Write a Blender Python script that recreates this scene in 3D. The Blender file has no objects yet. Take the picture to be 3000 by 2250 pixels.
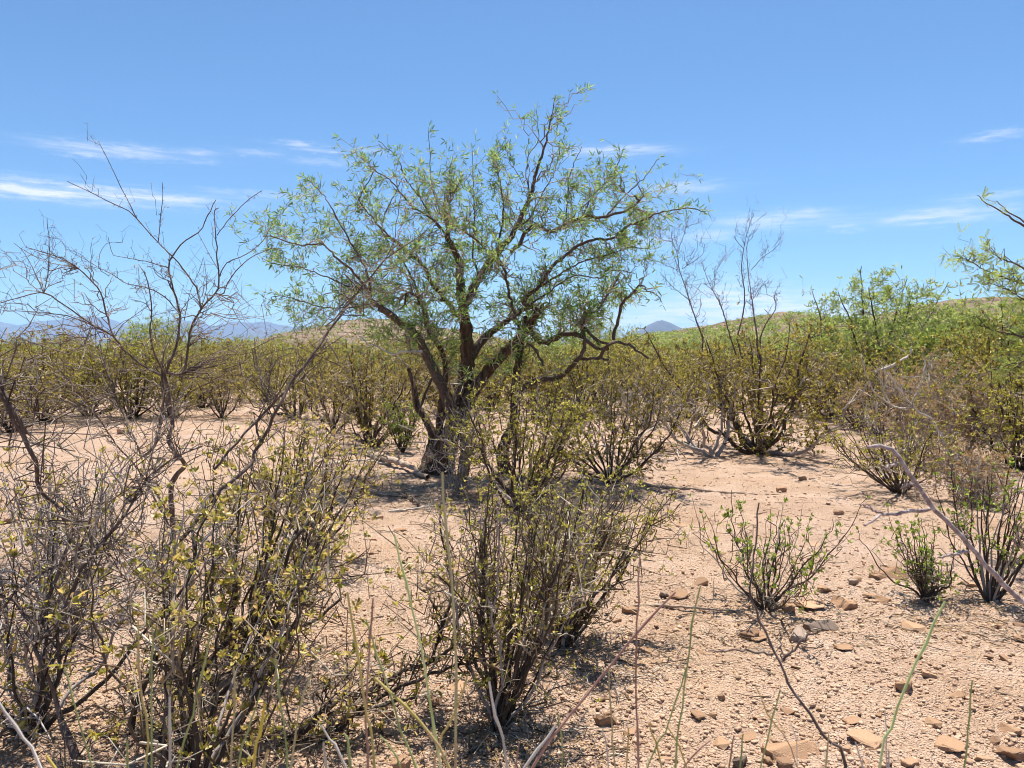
import bpy, math
import numpy as np
from math import radians as R

rng = np.random.default_rng(11)
scene = bpy.context.scene
COL = scene.collection

# ------------------------------------------------------------------ camera
CAM_H = 1.5
F = 2256.0                     # focal length in pixels of the 3000 px wide photograph
HOR = 1024.0                   # row of the horizon of the plain
PITCH = math.atan((1125 - HOR) / F)
cam = bpy.data.cameras.new('camera')
cam.sensor_width = 36.0
cam.lens = 36.0 * F / 3000.0
cam.clip_start = 0.05
cam.clip_end = 200000.0
cam.dof.use_dof = True
cam.dof.focus_distance = 5.5
cam.dof.aperture_fstop = 9.0
cam_o = bpy.data.objects.new('camera', cam)
COL.objects.link(cam_o)
cam_o.location = (0, 0, CAM_H)
cam_o.rotation_euler = (math.pi / 2 - PITCH, 0, 0)
scene.camera = cam_o

# ------------------------------------------------------------------ light
SUN_EL, SUN_AZ = R(72), R(12)          # azimuth clockwise from +Y (the way the camera looks)
sl = bpy.data.lights.new('sun', 'SUN')
sl.energy = 5.0
sl.angle = R(0.53)
sl.color = (1.0, 0.955, 0.88)
so = bpy.data.objects.new('sun', sl)
COL.objects.link(so)
sd = np.array([math.sin(SUN_AZ) * math.cos(SUN_EL), math.cos(SUN_AZ) * math.cos(SUN_EL), math.sin(SUN_EL)])
import mathutils
so.rotation_euler = mathutils.Vector(sd).to_track_quat('Z', 'Y').to_euler()
so.location = (0, 0, 60)

W = bpy.data.worlds.new('World')
scene.world = W
W.use_nodes = True
wn, wl = W.node_tree.nodes, W.node_tree.links
wn.clear()


def wnode(t, **kw):
    n = wn.new(t)
    for k, v in kw.items():
        setattr(n, k, v)
    return n


def wmath(op, a, b=None, c=None):
    n = wn.new('ShaderNodeMath')
    n.operation = op
    for i, v in enumerate((a, b, c)):
        if v is None:
            continue
        if isinstance(v, (int, float)):
            n.inputs[i].default_value = v
        else:
            wl.new(v, n.inputs[i])
    return n.outputs[0]


sky = wnode('ShaderNodeTexSky', sky_type='NISHITA', sun_disc=False, sun_elevation=SUN_EL, sun_rotation=SUN_AZ,
            altitude=1200.0, air_density=1.0, dust_density=1.6, ozone_density=8.0)
wout = wnode('ShaderNodeOutputWorld')
wbg = wnode('ShaderNodeBackground')
wbg.inputs['Strength'].default_value = 0.075
tint = wnode('ShaderNodeMix', data_type='RGBA', blend_type='MULTIPLY')
tint.inputs['Factor'].default_value = 1.0
tint.inputs['B'].default_value = (0.80, 0.985, 1.02, 1)
wl.new(sky.outputs[0], tint.inputs['A'])
# thin clouds: streaks at given bearings and heights, broken up by stretched noise
tc = wnode('ShaderNodeTexCoord')
sep = wnode('ShaderNodeSeparateXYZ')
wl.new(tc.outputs['Generated'], sep.inputs[0])
az = wmath('ARCTAN2', sep.outputs[0], sep.outputs[1])
el = wmath('ARCSINE', sep.outputs[2])
comb = wnode('ShaderNodeCombineXYZ')
wl.new(az, comb.inputs[0])
wl.new(el, comb.inputs[1])


def wnoise(sx, sy, off, detail=6, rough=0.6):
    m = wnode('ShaderNodeMapping')
    m.inputs['Scale'].default_value = (sx, sy, 1)
    m.inputs['Location'].default_value = (off, off * 0.7, 0)
    wl.new(comb.outputs[0], m.inputs[0])
    n = wnode('ShaderNodeTexNoise')
    n.inputs['Scale'].default_value = 1.0
    n.inputs['Detail'].default_value = detail
    n.inputs['Roughness'].default_value = rough
    wl.new(m.outputs[0], n.inputs['Vector'])
    return n.outputs[0]


n_edge = wnoise(22, 90, 3.1)
n_fine = wnoise(60, 260, 9.7, 4)
az2 = wmath('ADD', az, wmath('MULTIPLY', wmath('SUBTRACT', n_edge, 0.5), 0.10))
el2 = wmath('ADD', el, wmath('MULTIPLY', wmath('SUBTRACT', n_fine, 0.5), 0.016))


def ang(u, v):                 # display pixel (2212 wide) -> bearing, elevation
    x, y = u * 3000 / 2212, v * 3000 / 2212
    rx, up = (x - 1500) / F, -(y - 1125) / F
    X, Y, Z = rx, math.cos(PITCH) + up * math.sin(PITCH), up * math.cos(PITCH) - math.sin(PITCH)
    l = math.sqrt(X * X + Y * Y + Z * Z)
    return math.atan2(X, Y), math.asin(Z / l)


CLOUDS = [  # centre u, v, half width, half height, strength
    (90, 411, 300, 22, .95), (330, 426, 190, 11, .45), (270, 327, 170, 15, .62), (170, 331, 60, 8, .3),
    (445, 333, 40, 14, .30), (540, 330, 60, 9, .38), (645, 313, 60, 8, .45), (690, 324, 50, 7, .4), (700, 350, 70, 9, .32),
    (560, 421, 130, 10, .30), (800, 326, 40, 7, .28), (1310, 327, 140, 12, .55), (1480, 404, 110, 14, .42),
    (1650, 480, 170, 20, .40), (2030, 466, 190, 18, .62), (2130, 425, 110, 10, .35), (2165, 290, 70, 10, .5),
    (1830, 492, 30, 9, .38), (1700, 462, 110, 12, .34), (1540, 510, 60, 12, .35), (1390, 520, 120, 20, .30),
    (1570, 648, 110, 46, .75), (1690, 670, 200, 40, .8), (1480, 685, 260, 34, .75), (1800, 700, 300, 30, .6), (1250, 705, 200, 26, .5),
    (2600, 380, 240, 14, .5), (-420, 360, 260, 14, .5), (-700, 450, 240, 20, .6), (2900, 500, 260, 20, .5)]
total = None
for (u, v, hw, hh, s) in CLOUDS:
    a0, e0 = ang(u, v)
    a1, e1 = ang(u + hw, v)
    _, e2 = ang(u, v - hh)
    ra, re = abs(a1 - a0), abs(e2 - e0)
    da = wmath('MULTIPLY', wmath('SUBTRACT', az2, a0), 1 / ra)
    de = wmath('MULTIPLY', wmath('SUBTRACT', el2, e0), 1 / re)
    q = wmath('ADD', wmath('MULTIPLY', da, da), wmath('MULTIPLY', de, de))
    m = wmath('MULTIPLY', wmath('POWER', 2.718, wmath('MULTIPLY', q, -1.3)), s)
    total = m if total is None else wmath('ADD', total, m)
n_break = wnoise(14, 150, 21.3, 5)
br = wnode('ShaderNodeMapRange', interpolation_type='SMOOTHSTEP')
br.inputs['From Min'].default_value = 0.36
br.inputs['From Max'].default_value = 0.62
br.inputs['To Min'].default_value = 0.25
wl.new(n_break, br.inputs['Value'])
cl = wmath('MINIMUM', wmath('MULTIPLY', total, br.outputs[0]), 0.9)
cmix = wnode('ShaderNodeMix', data_type='RGBA')
wl.new(cl, cmix.inputs['Factor'])
wl.new(tint.outputs['Result'], cmix.inputs['A'])
cmix.inputs['B'].default_value = (6.6, 6.8, 7.6, 1)
wl.new(cmix.outputs['Result'], wbg.inputs['Color'])
wl.new(wbg.outputs[0], wout.inputs['Surface'])

vs = scene.view_settings
vs.view_transform = 'Standard'
vs.look = 'None'
vs.exposure = 1.0
vs.gamma = 1.0
vs.use_curve_mapping = False
scene.cycles.max_bounces = 6
scene.cycles.diffuse_bounces = 3
scene.cycles.transmission_bounces = 3
scene.cycles.volume_bounces = 1
scene.cycles.transparent_max_bounces = 8
scene.cycles.use_denoising = True
scene.cycles.denoiser = 'OPENIMAGEDENOISE'
scene.cycles.denoising_input_passes = 'RGB_ALBEDO_NORMAL'
scene.cycles.denoising_prefilter = 'ACCURATE'
scene.cycles.sample_clamp_indirect = 4.0
scene.cycles.filter_width = 1.0


# ------------------------------------------------------------------ geometry helpers
def P(x, y, d):
    """photograph pixel (3000 x 2250) at distance d ahead -> point in the place"""
    rx, up = (x - 1500) / F, -(y - 1125) / F
    Y = math.cos(PITCH) + up * math.sin(PITCH)
    t = d / Y
    return np.array([rx * t, d, CAM_H + (up * math.cos(PITCH) - math.sin(PITCH)) * t])


def G(x, y):
    """where that pixel's sight line meets the flat ground"""
    rx, up = (x - 1500) / F, -(y - 1125) / F
    Z = up * math.cos(PITCH) - math.sin(PITCH)
    t = -CAM_H / Z
    return np.array([rx * t, (math.cos(PITCH) + up * math.sin(PITCH)) * t, 0.0])


D2 = 3000 / 2212.0             # display pixels of the whole-picture view -> photograph pixels
ZO = dict(A=(0, 350), B=(700, 250), C=(1300, 250), D=(2000, 500), E=(0, 900), F=(900, 900), G=(2000, 1100),
          H=(0, 1500), I=(1000, 1500), J=(2000, 1500))
ZS = 1000 / 2212.0


def zz(k, pts):
    ox, oy = ZO[k]
    return [(ox + x * ZS, oy + y * ZS) for x, y in pts]


_perm = np.random.default_rng(5).integers(0, 1 << 30, 4096)


def _hash(ix, iy):
    return (_perm[(ix + _perm[iy & 4095]) & 4095] & 0xffff) / 65535.0


def vnoise(x, y):
    ix, iy = np.floor(x).astype(np.int64), np.floor(y).astype(np.int64)
    fx, fy = x - ix, y - iy
    u, v = fx * fx * (3 - 2 * fx), fy * fy * (3 - 2 * fy)
    a, b = _hash(ix, iy), _hash(ix + 1, iy)
    c, d = _hash(ix, iy + 1), _hash(ix + 1, iy + 1)
    return (a * (1 - u) + b * u) * (1 - v) + (c * (1 - u) + d * u) * v


def gheight(x, y, fine=True):
    x, y = np.asarray(x, float), np.asarray(y, float)
    r = np.hypot(x, y)
    h = (vnoise(x * .45 + 7, y * .45 + 3) - .5) * .07 + (vnoise(x * 1.7 + 31, y * 1.7 + 9) - .5) * .03
    h = h * np.clip(r / 2, 0, 1) + (vnoise(x * .05 + 5, y * .05 + 8) - .5) * .35 * np.clip((r - 14) / 30, 0, 1)
    if fine:
        k = np.clip((16 - r) / 8, 0, 1)
        h = h + k * ((vnoise(x * 9, y * 9) - .5) * .018 + (vnoise(x * 24 + 3, y * 24) - .5) * .017
                     + (vnoise(x * 47 + 3, y * 47 + 11) - .5) * .016)
    return h


def gz(x, y):
    return float(gheight(np.array([x]), np.array([y]), False)[0])


def norm(v):
    return v / np.maximum(np.linalg.norm(v, axis=-1, keepdims=True), 1e-9)


def mesh_arrays(name, V, Q=None, T=None, smooth=True):
    me = bpy.data.meshes.new(name)
    V = np.asarray(V, np.float32)
    nq = 0 if Q is None else len(Q)
    nt = 0 if T is None else len(T)
    me.vertices.add(len(V))
    me.vertices.foreach_set('co', V.ravel())
    loops = []
    if nq:
        loops.append(np.asarray(Q, np.int32).ravel())
    if nt:
        loops.append(np.asarray(T, np.int32).ravel())
    L = np.concatenate(loops)
    me.loops.add(len(L))
    me.loops.foreach_set('vertex_index', L)
    me.polygons.add(nq + nt)
    starts = np.concatenate([np.arange(nq) * 4, nq * 4 + np.arange(nt) * 3]).astype(np.int32)
    me.polygons.foreach_set('loop_start', starts)
    if smooth:
        me.polygons.foreach_set('use_smooth', np.ones(nq + nt, bool))
    me.update(calc_edges=True)
    return me


class Tubes:
    """collects tapered tubes (batches of polylines with equal point counts)"""
    def __init__(self):
        self.V, self.Q, self.n = [], [], 0

    def add(self, P_, R_, k=4, wob=0.0):
        P_ = np.asarray(P_, float)
        R_ = np.asarray(R_, float)
        if P_.ndim == 2:
            P_, R_ = P_[None], R_[None]
        m, n, _ = P_.shape
        if m == 0:
            return
        T_ = norm(np.gradient(P_, axis=1))
        mean = norm(P_[:, -1] - P_[:, 0] + 1e-6)
        ref = np.zeros((m, 3))
        ref[np.arange(m), np.argmin(np.abs(mean), axis=1)] = 1
        ref = np.broadcast_to(ref[:, None, :], P_.shape)
        A = norm(np.cross(T_, ref))
        B = np.cross(T_, A)
        a = np.arange(k) * 2 * math.pi / k
        rr = R_[:, :, None]
        if wob:
            rr = rr * (1 + wob * (rng.random((m, n, k)) - .5))
        else:
            rr = np.repeat(rr, k, 2)
        ring = P_[:, :, None, :] + rr[..., None] * (np.cos(a)[None, None, :, None] * A[:, :, None, :]
                                                    + np.sin(a)[None, None, :, None] * B[:, :, None, :])
        self.V.append(ring.reshape(-1, 3))
        idx = self.n + np.arange(m * n * k).reshape(m, n, k)
        nx = np.roll(idx, -1, axis=2)
        q = np.stack([idx[:, :-1], nx[:, :-1], nx[:, 1:], idx[:, 1:]], -1)
        self.Q.append(q.reshape(-1, 4))
        self.n += m * n * k

    def mesh(self, name, origin=(0, 0, 0)):
        return mesh_arrays(name, np.concatenate(self.V) - np.asarray(origin), np.concatenate(self.Q))


class Leaves:
    """collects small folded leaf blades: two quads each"""
    def __init__(self):
        self.V, self.Q, self.n = [], [], 0

    def add(self, pos, axis, length, width, fold=0.25, broad=0.5, normal=None):
        m = len(pos)
        if m == 0:
            return
        axis = norm(axis)
        if normal is None:
            normal = rng.normal(size=(m, 3)) + np.array([0, 0, .8])
        side = norm(np.cross(axis, normal))
        nor = np.cross(side, axis)
        L_ = np.broadcast_to(length, (m,))[:, None]
        W_ = np.broadcast_to(width, (m,))[:, None]
        c = (rng.random((m, 1)) - .3) * .25 * L_
        b = pos
        t = pos + axis * L_ - nor * c
        l1 = pos + axis * L_ * (broad - .2) + side * W_ * .45 + nor * W_ * fold
        l2 = pos + axis * L_ * (broad + .25) + side * W_ * .42 + nor * (W_ * fold - c * .6)
        r1 = pos + axis * L_ * (broad - .2) - side * W_ * .45 + nor * W_ * fold
        r2 = pos + axis * L_ * (broad + .25) - side * W_ * .42 + nor * (W_ * fold - c * .6)
        self.V.append(np.stack([b, l1, l2, t, r2, r1], 1).reshape(-1, 3))
        i = self.n + np.arange(m)[:, None] * 6
        self.Q.append(np.concatenate([i + np.array([[0, 1, 2, 3]]), i + np.array([[0, 3, 4, 5]])], 0))
        self.n += m * 6

    def mesh(self, name, origin=(0, 0, 0)):
        return mesh_arrays(name, np.concatenate(self.V) - np.asarray(origin), np.concatenate(self.Q), smooth=False)


def resample(pts, n):
    """smooth curve through the given points (Catmull-Rom), n samples"""
    pts = np.asarray(pts, float)
    if len(pts) < 3:
        return pts[0] + (pts[-1] - pts[0]) * np.linspace(0, 1, n)[:, None]
    p = np.vstack([2 * pts[0] - pts[1], pts, 2 * pts[-1] - pts[-2]])
    seg = np.linalg.norm(np.diff(pts, axis=0), axis=1)
    s = np.concatenate([[0], np.cumsum(seg)])
    q = np.linspace(0, s[-1], n)
    i = np.clip(np.searchsorted(s, q, side='right') - 1, 0, len(pts) - 2)
    t = ((q - s[i]) / seg[i])[:, None]
    p0, p1, p2, p3 = p[i], p[i + 1], p[i + 2], p[i + 3]
    return .5 * (2 * p1 + (p2 - p0) * t + (2 * p0 - 5 * p1 + 4 * p2 - p3) * t * t + (3 * p1 - p0 - 3 * p2 + p3) * t ** 3)


class Skel:
    """nodes of a growing plant"""
    def __init__(self):
        self.p, self.d, self.r = [], [], []
        self._c = None

    def add(self, pts, rad):
        d = norm(np.gradient(pts, axis=0))
        self.p.append(pts)
        self.d.append(d)
        self.r.append(np.asarray(rad, float))
        self._c = None

    def arr(self):
        if self._c is None:
            self._c = (np.concatenate(self.p), np.concatenate(self.d), np.concatenate(self.r))
        return self._c

    def grow(self, targets, n=6, r0=.004, r1=.0012, jit=.06, maxlen=9., bend=.35, back=.7, tubes=None, k=3, frac=.8):
        """join each target to the best node so far by a bent branch"""
        Ps, Rs = [], []
        p, d, r = self.arr()
        cap = len(p) + len(targets) * (n - 1)
        bp, bd, brr = np.empty((cap, 3)), np.empty((cap, 3)), np.empty(cap)
        c = len(p)
        bp[:c], bd[:c], brr[:c] = p, d, r
        tt = np.linspace(0, 1, n)[:, None]
        for t in targets:
            v = t - bp[:c]
            L = np.sqrt((v * v).sum(1)) + 1e-9
            cs = (v * bd[:c]).sum(1) / L
            i = int(np.argmin(L * (1 + back * (1 - cs)) + .002 / np.maximum(brr[:c], .0008)))
            l = L[i]
            end = t if l < maxlen else bp[i] + v[i] / l * maxlen
            l = min(l, maxlen)
            a = bp[i]
            mid = a + bd[i] * l * bend + (end - a) * .2
            pts = a * (1 - tt) ** 2 + 2 * mid * tt * (1 - tt) + end * tt ** 2
            pts[1:] += rng.normal(size=(n - 1, 3)) * jit * l / n * 1.5
            ra = min(brr[i] * frac, r0 * (.6 + .8 * rng.random()))
            rad = np.linspace(max(ra, r1), r1, n)
            Ps.append(pts)
            Rs.append(rad)
            g = norm(np.diff(pts, axis=0))
            bp[c:c + n - 1], bd[c:c + n - 1], brr[c:c + n - 1] = pts[1:], g, rad[1:]
            c += n - 1
        if len(Ps) == 0:
            return
        if tubes is not None:
            tubes.add(np.array(Ps), np.array(Rs), k)
        self.p, self.d, self.r = [bp[:c]], [bd[:c]], [brr[:c]]
        self._c = None

    def spurs(self, m, lmin, lmax, up=.4, out=.8, n=4, r=.0014, tubes=None, k=3, rmax=.02, jit=.12, add=True, sel=None):
        """short side twigs from random nodes"""
        p, d, rr = self.arr()
        ok = np.where(rr < rmax)[0]
        if sel is not None:
            ok = ok[sel(p[ok])]
        if len(ok) == 0:
            return np.zeros((0, n, 3))
        i = rng.choice(ok, m)
        dr = norm(d[i] * .6 + norm(rng.normal(size=(m, 3))) * out + np.array([0, 0, up]))
        L = lmin + (lmax - lmin) * rng.random(m) ** 1.5
        tt = np.linspace(0, 1, n)
        pts = p[i][:, None] + dr[:, None] * (L[:, None] * tt)[..., None]
        pts[:, 1:] += rng.normal(size=(m, n - 1, 3)) * (jit * L)[:, None, None] / n * 2
        rad = np.minimum(rr[i] * .8, r)[:, None] * np.linspace(1, .5, n)[None]
        if tubes is not None:
            tubes.add(pts, rad, k)
        if add:
            D_ = norm(np.gradient(pts, axis=1))
            self.p = [p, pts[:, 1:].reshape(-1, 3)]
            self.d = [d, D_[:, 1:].reshape(-1, 3)]
            self.r = [rr, rad[:, 1:].reshape(-1)]
            self._c = None
        return pts


# ------------------------------------------------------------------ objects
def link(name, me, mat=None, parent=None, kind=None):
    o = bpy.data.objects.new(name, me)
    COL.objects.link(o)
    if mat is not None and len(me.materials) == 0:
        me.materials.append(mat)
    if parent is not None:
        o.parent = parent
    if kind:
        o['kind'] = kind
    return o


def thing(name, label, cat, loc=(0, 0, 0), rz=0., sc=1., group=None):
    o = bpy.data.objects.new(name, None)
    COL.objects.link(o)
    o.empty_display_size = .1
    o.location = loc
    o.rotation_euler = (0, 0, rz)
    o.scale = (sc,) * 3 if isinstance(sc, (int, float)) else sc
    tag(o, label, cat, group)
    return o


def tag(o, label, cat, group=None):
    o['label'] = label
    o['category'] = cat
    if group:
        o['group'] = group
    return o


def copy_tree(root, loc, rz, sc, label, group=None):
    r = root.copy()
    COL.objects.link(r)
    r.location = loc
    r.rotation_euler = (0, 0, rz)
    r.scale = (sc,) * 3 if isinstance(sc, (int, float)) else sc
    r['label'] = label
    if group:
        r['group'] = group
    elif 'group' in r:
        del r['group']
    for ch in list(root.children):
        c = ch.copy()
        COL.objects.link(c)
        c.parent = r
    return r


# ------------------------------------------------------------------ materials
def new_mat(name):
    m = bpy.data.materials.new(name)
    m.use_nodes = True
    nt = m.node_tree
    nt.nodes.clear()
    return m, nt.nodes, nt.links


def ramp(nodes, stops):
    r = nodes.new('ShaderNodeValToRGB')
    e = r.color_ramp.elements
    while len(e) < len(stops):
        e.new(0.5)
    for i, (p, c) in enumerate(stops):
        e[i].position = p
        e[i].color = (*c, 1)
    return r


def wood_mat(name, stops, scale=(60, 60, 12), rough=.85, bump=.4, island=.5):
    m, n, l = new_mat(name)
    out = n.new('ShaderNodeOutputMaterial')
    b = n.new('ShaderNodeBsdfPrincipled')
    tcx = n.new('ShaderNodeTexCoord')
    mp = n.new('ShaderNodeMapping')
    mp.inputs['Scale'].default_value = scale
    l.new(tcx.outputs['Object'], mp.inputs[0])
    nz = n.new('ShaderNodeTexNoise')
    nz.inputs['Scale'].default_value = 1
    nz.inputs['Detail'].default_value = 5
    l.new(mp.outputs[0], nz.inputs['Vector'])
    ge = n.new('ShaderNodeNewGeometry')
    ma = n.new('ShaderNodeMix')
    ma.data_type = 'FLOAT'
    ma.inputs['Factor'].default_value = island
    l.new(nz.outputs[0], ma.inputs['A'])
    l.new(ge.outputs['Random Per Island'], ma.inputs['B'])
    r = ramp(n, stops)
    l.new(ma.outputs['Result'], r.inputs[0])
    l.new(r.outputs[0], b.inputs['Base Color'])
    b.inputs['Roughness'].default_value = rough
    b.inputs['Specular IOR Level'].default_value = .25
    bp = n.new('ShaderNodeBump')
    bp.inputs['Strength'].default_value = bump
    bp.inputs['Distance'].default_value = .01
    l.new(nz.outputs[0], bp.inputs['Height'])
    l.new(bp.outputs[0], b.inputs['Normal'])
    l.new(b.outputs[0], out.inputs[0])
    return m


def leaf_mat(name, stops, trans=.45, rough=.45, spec=.35):
    m, n, l = new_mat(name)
    out = n.new('ShaderNodeOutputMaterial')
    b = n.new('ShaderNodeBsdfPrincipled')
    ge = n.new('ShaderNodeNewGeometry')
    r = ramp(n, stops)
    l.new(ge.outputs['Random Per Island'], r.inputs[0])
    l.new(r.outputs[0], b.inputs['Base Color'])
    b.inputs['Roughness'].default_value = rough
    b.inputs['Specular IOR Level'].default_value = spec
    t = n.new('ShaderNodeBsdfTranslucent')
    l.new(r.outputs[0], t.inputs['Color'])
    mx = n.new('ShaderNodeMixShader')
    mx.inputs[0].default_value = trans
    l.new(b.outputs[0], mx.inputs[1])
    l.new(t.outputs[0], mx.inputs[2])
    l.new(mx.outputs[0], out.inputs[0])
    return m


M = {}
M['trunk'] = wood_mat('mesquite_bark', [(.3, (.022, .014, .010)), (.5, (.085, .050, .030)), (.72, (.19, .12, .075))], (30, 30, 6), bump=1.0, island=.12)
M['limb'] = wood_mat('mesquite_limb_bark', [(.2, (.030, .021, .016)), (.55, (.10, .070, .052)), (.85, (.26, .205, .16))], (50, 50, 20), island=.35)
M['twig_m'] = wood_mat('mesquite_twig', [(.1, (.13, .09, .06)), (.5, (.27, .22, .16)), (.9, (.42, .38, .30))], island=.8)
M['dead'] = wood_mat('bleached_dead_wood', [(.15, (.22, .18, .145)), (.5, (.42, .37, .31)), (.9, (.62, .57, .50))], (40, 40, 14), island=.4)
M['log'] = wood_mat('weathered_fallen_wood', [(.15, (.10, .065, .045)), (.5, (.30, .22, .16)), (.9, (.50, .41, .33))], (40, 12, 40), bump=.8, island=.3)
M['stem_c'] = wood_mat('creosote_stem', [(.15, (.014, .010, .008)), (.5, (.048, .033, .024)), (.8, (.15, .115, .088)), (1., (.34, .29, .235))], island=.55)
M['twig_c'] = wood_mat('creosote_twig', [(.0, (.04, .026, .017)), (.4, (.13, .088, .055)), (.75, (.33, .265, .19)), (1., (.56, .49, .39))], island=.85)
M['bare'] = wood_mat('whitethorn_bark', [(.2, (.032, .021, .018)), (.5, (.10, .068, .056)), (.85, (.30, .24, .20))], island=.35)
M['bare_twig'] = wood_mat('whitethorn_twig', [(.1, (.05, .033, .026)), (.5, (.14, .10, .078)), (.9, (.36, .30, .25))], island=.7)
M['grey'] = wood_mat('grey_twig', [(.1, (.14, .11, .10)), (.5, (.30, .255, .235)), (.9, (.52, .47, .43))], island=.6)
M['foreg'] = wood_mat('foreground_branch', [(.25, (.15, .10, .10)), (.5, (.30, .235, .225)), (.8, (.55, .49, .46))], (90, 90, 90), bump=.6, island=.1)
M['leaf_m'] = leaf_mat('mesquite_leaf', [(0, (.07, .14, .028)), (.4, (.17, .28, .06)), (.75, (.30, .41, .10)), (1., (.48, .51, .18))], .52)
M['leaf_m2'] = leaf_mat('far_mesquite_leaf', [(0, (.14, .20, .04)), (.5, (.31, .39, .08)), (1., (.52, .55, .16))], .52)
M['leaf_my'] = leaf_mat('yellowing_mesquite_leaf', [(0, (.12, .19, .035)), (.6, (.25, .32, .06)), (1., (.55, .44, .07))], .5)
M['leaf_c'] = leaf_mat('creosote_leaf', [(0, (.06, .066, .011)), (.3, (.20, .175, .024)), (.65, (.40, .32, .046)), (1., (.62, .47, .11))], .46, .36, .5)
M['leaf_cg'] = leaf_mat('green_creosote_leaf', [(0, (.11, .12, .018)), (.35, (.30, .285, .04)), (.75, (.53, .46, .075)), (1., (.70, .57, .15))], .48, .36, .5)
M['leaf_s'] = leaf_mat('shrub_leaf', [(0, (.14, .15, .025)), (.3, (.33, .30, .05)), (.65, (.56, .45, .09)), (.85, (.72, .54, .18)), (1., (.68, .42, .19))], .48, .36, .5)
M['leaf_g'] = leaf_mat('small_shrub_leaf', [(0, (.09, .15, .02)), (.4, (.22, .30, .04)), (.8, (.40, .46, .07)), (1., (.54, .52, .11))], .45, .4, .45)
M['leaf_t'] = leaf_mat('dry_straw_leaf', [(0, (.20, .12, .045)), (.5, (.42, .27, .11)), (1., (.62, .46, .24))], .35, .6, .2)
M['leaf_y'] = leaf_mat('pale_yellow_leaf', [(0, (.22, .19, .05)), (.5, (.42, .36, .12)), (1., (.60, .53, .24))], .4, .5, .3)


# ------------------------------------------------------------------ the ground
def ground_mat():
    m, n, l = new_mat('desert_soil')
    out = n.new('ShaderNodeOutputMaterial')
    b = n.new('ShaderNodeBsdfPrincipled')
    tcx = n.new('ShaderNodeTexCoord')

    def nz(scale, detail=6, rough=.6):
        x = n.new('ShaderNodeTexNoise')
        x.inputs['Scale'].default_value = scale
        x.inputs['Detail'].default_value = detail
        x.inputs['Roughness'].default_value = rough
        l.new(tcx.outputs['Object'], x.inputs['Vector'])
        return x
    big = ramp(n, [(.28, (.44, .285, .185)), (.5, (.56, .385, .265)), (.72, (.66, .48, .36))])
    l.new(nz(1.6, 9, .7).outputs[0], big.inputs[0])
    fine = ramp(n, [(.32, (.62, .55, .50)), (.5, (1, 1, 1)), (.72, (1.16, 1.12, 1.08))])
    l.new(nz(55, 5, .75).outputs[0], fine.inputs[0])
    mu = n.new('ShaderNodeMix')
    mu.data_type = 'RGBA'
    mu.blend_type = 'MULTIPLY'
    mu.inputs['Factor'].default_value = .8
    l.new(big.outputs[0], mu.inputs['A'])
    l.new(fine.outputs[0], mu.inputs['B'])
    # pinkish patches against orange ones
    pk = ramp(n, [(.3, (.80, .74, .70)), (.42, (1, 1, 1)), (.62, (1.0, 1.03, 1.10))])
    l.new(nz(.55, 7, .65).outputs[0], pk.inputs[0])
    mu2 = n.new('ShaderNodeMix')
    mu2.data_type = 'RGBA'
    mu2.blend_type = 'MULTIPLY'
    mu2.inputs['Factor'].default_value = 1
    l.new(mu.outputs['Result'], mu2.inputs['A'])
    l.new(pk.outputs[0], mu2.inputs['B'])
    l.new(mu2.outputs['Result'], b.inputs['Base Color'])
    b.inputs['Roughness'].default_value = .95
    b.inputs['Specular IOR Level'].default_value = .1
    vo = n.new('ShaderNodeTexVoronoi')
    vo.inputs['Scale'].default_value = 95
    l.new(tcx.outputs['Object'], vo.inputs['Vector'])
    ad = n.new('ShaderNodeMath')
    ad.operation = 'MULTIPLY_ADD'
    ad.inputs[1].default_value = -.7
    l.new(vo.outputs['Distance'], ad.inputs[0])
    l.new(nz(38, 6, .7).outputs[0], ad.inputs[2])
    bp = n.new('ShaderNodeBump')
    bp.inputs['Strength'].default_value = 1.0
    bp.inputs['Distance'].default_value = .03
    l.new(ad.outputs[0], bp.inputs['Height'])
    l.new(bp.outputs[0], b.inputs['Normal'])
    l.new(b.outputs[0], out.inputs[0])
    return m


def far_mat(name, stops, scale):
    m, n, l = new_mat(name)
    out = n.new('ShaderNodeOutputMaterial')
    b = n.new('ShaderNodeBsdfPrincipled')
    tcx = n.new('ShaderNodeTexCoord')
    x = n.new('ShaderNodeTexNoise')
    x.inputs['Scale'].default_value = scale
    x.inputs['Detail'].default_value = 8
    x.inputs['Roughness'].default_value = .65
    l.new(tcx.outputs['Object'], x.inputs['Vector'])
    r = ramp(n, stops)
    l.new(x.outputs[0], r.inputs[0])
    l.new(r.outputs[0], b.inputs['Base Color'])
    b.inputs['Roughness'].default_value = 1
    b.inputs['Specular IOR Level'].default_value = .05
    l.new(b.outputs[0], out.inputs[0])
    return m


M['ground'] = ground_mat()
M['hill'] = far_mat('hill_soil', [(.35, (.085, .06, .042)), (.5, (.17, .12, .085)), (.68, (.30, .22, .155))], .09)
M['mount'] = far_mat('mountain_rock', [(.35, (.05, .047, .044)), (.6, (.09, .078, .068))], .0012)


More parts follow.
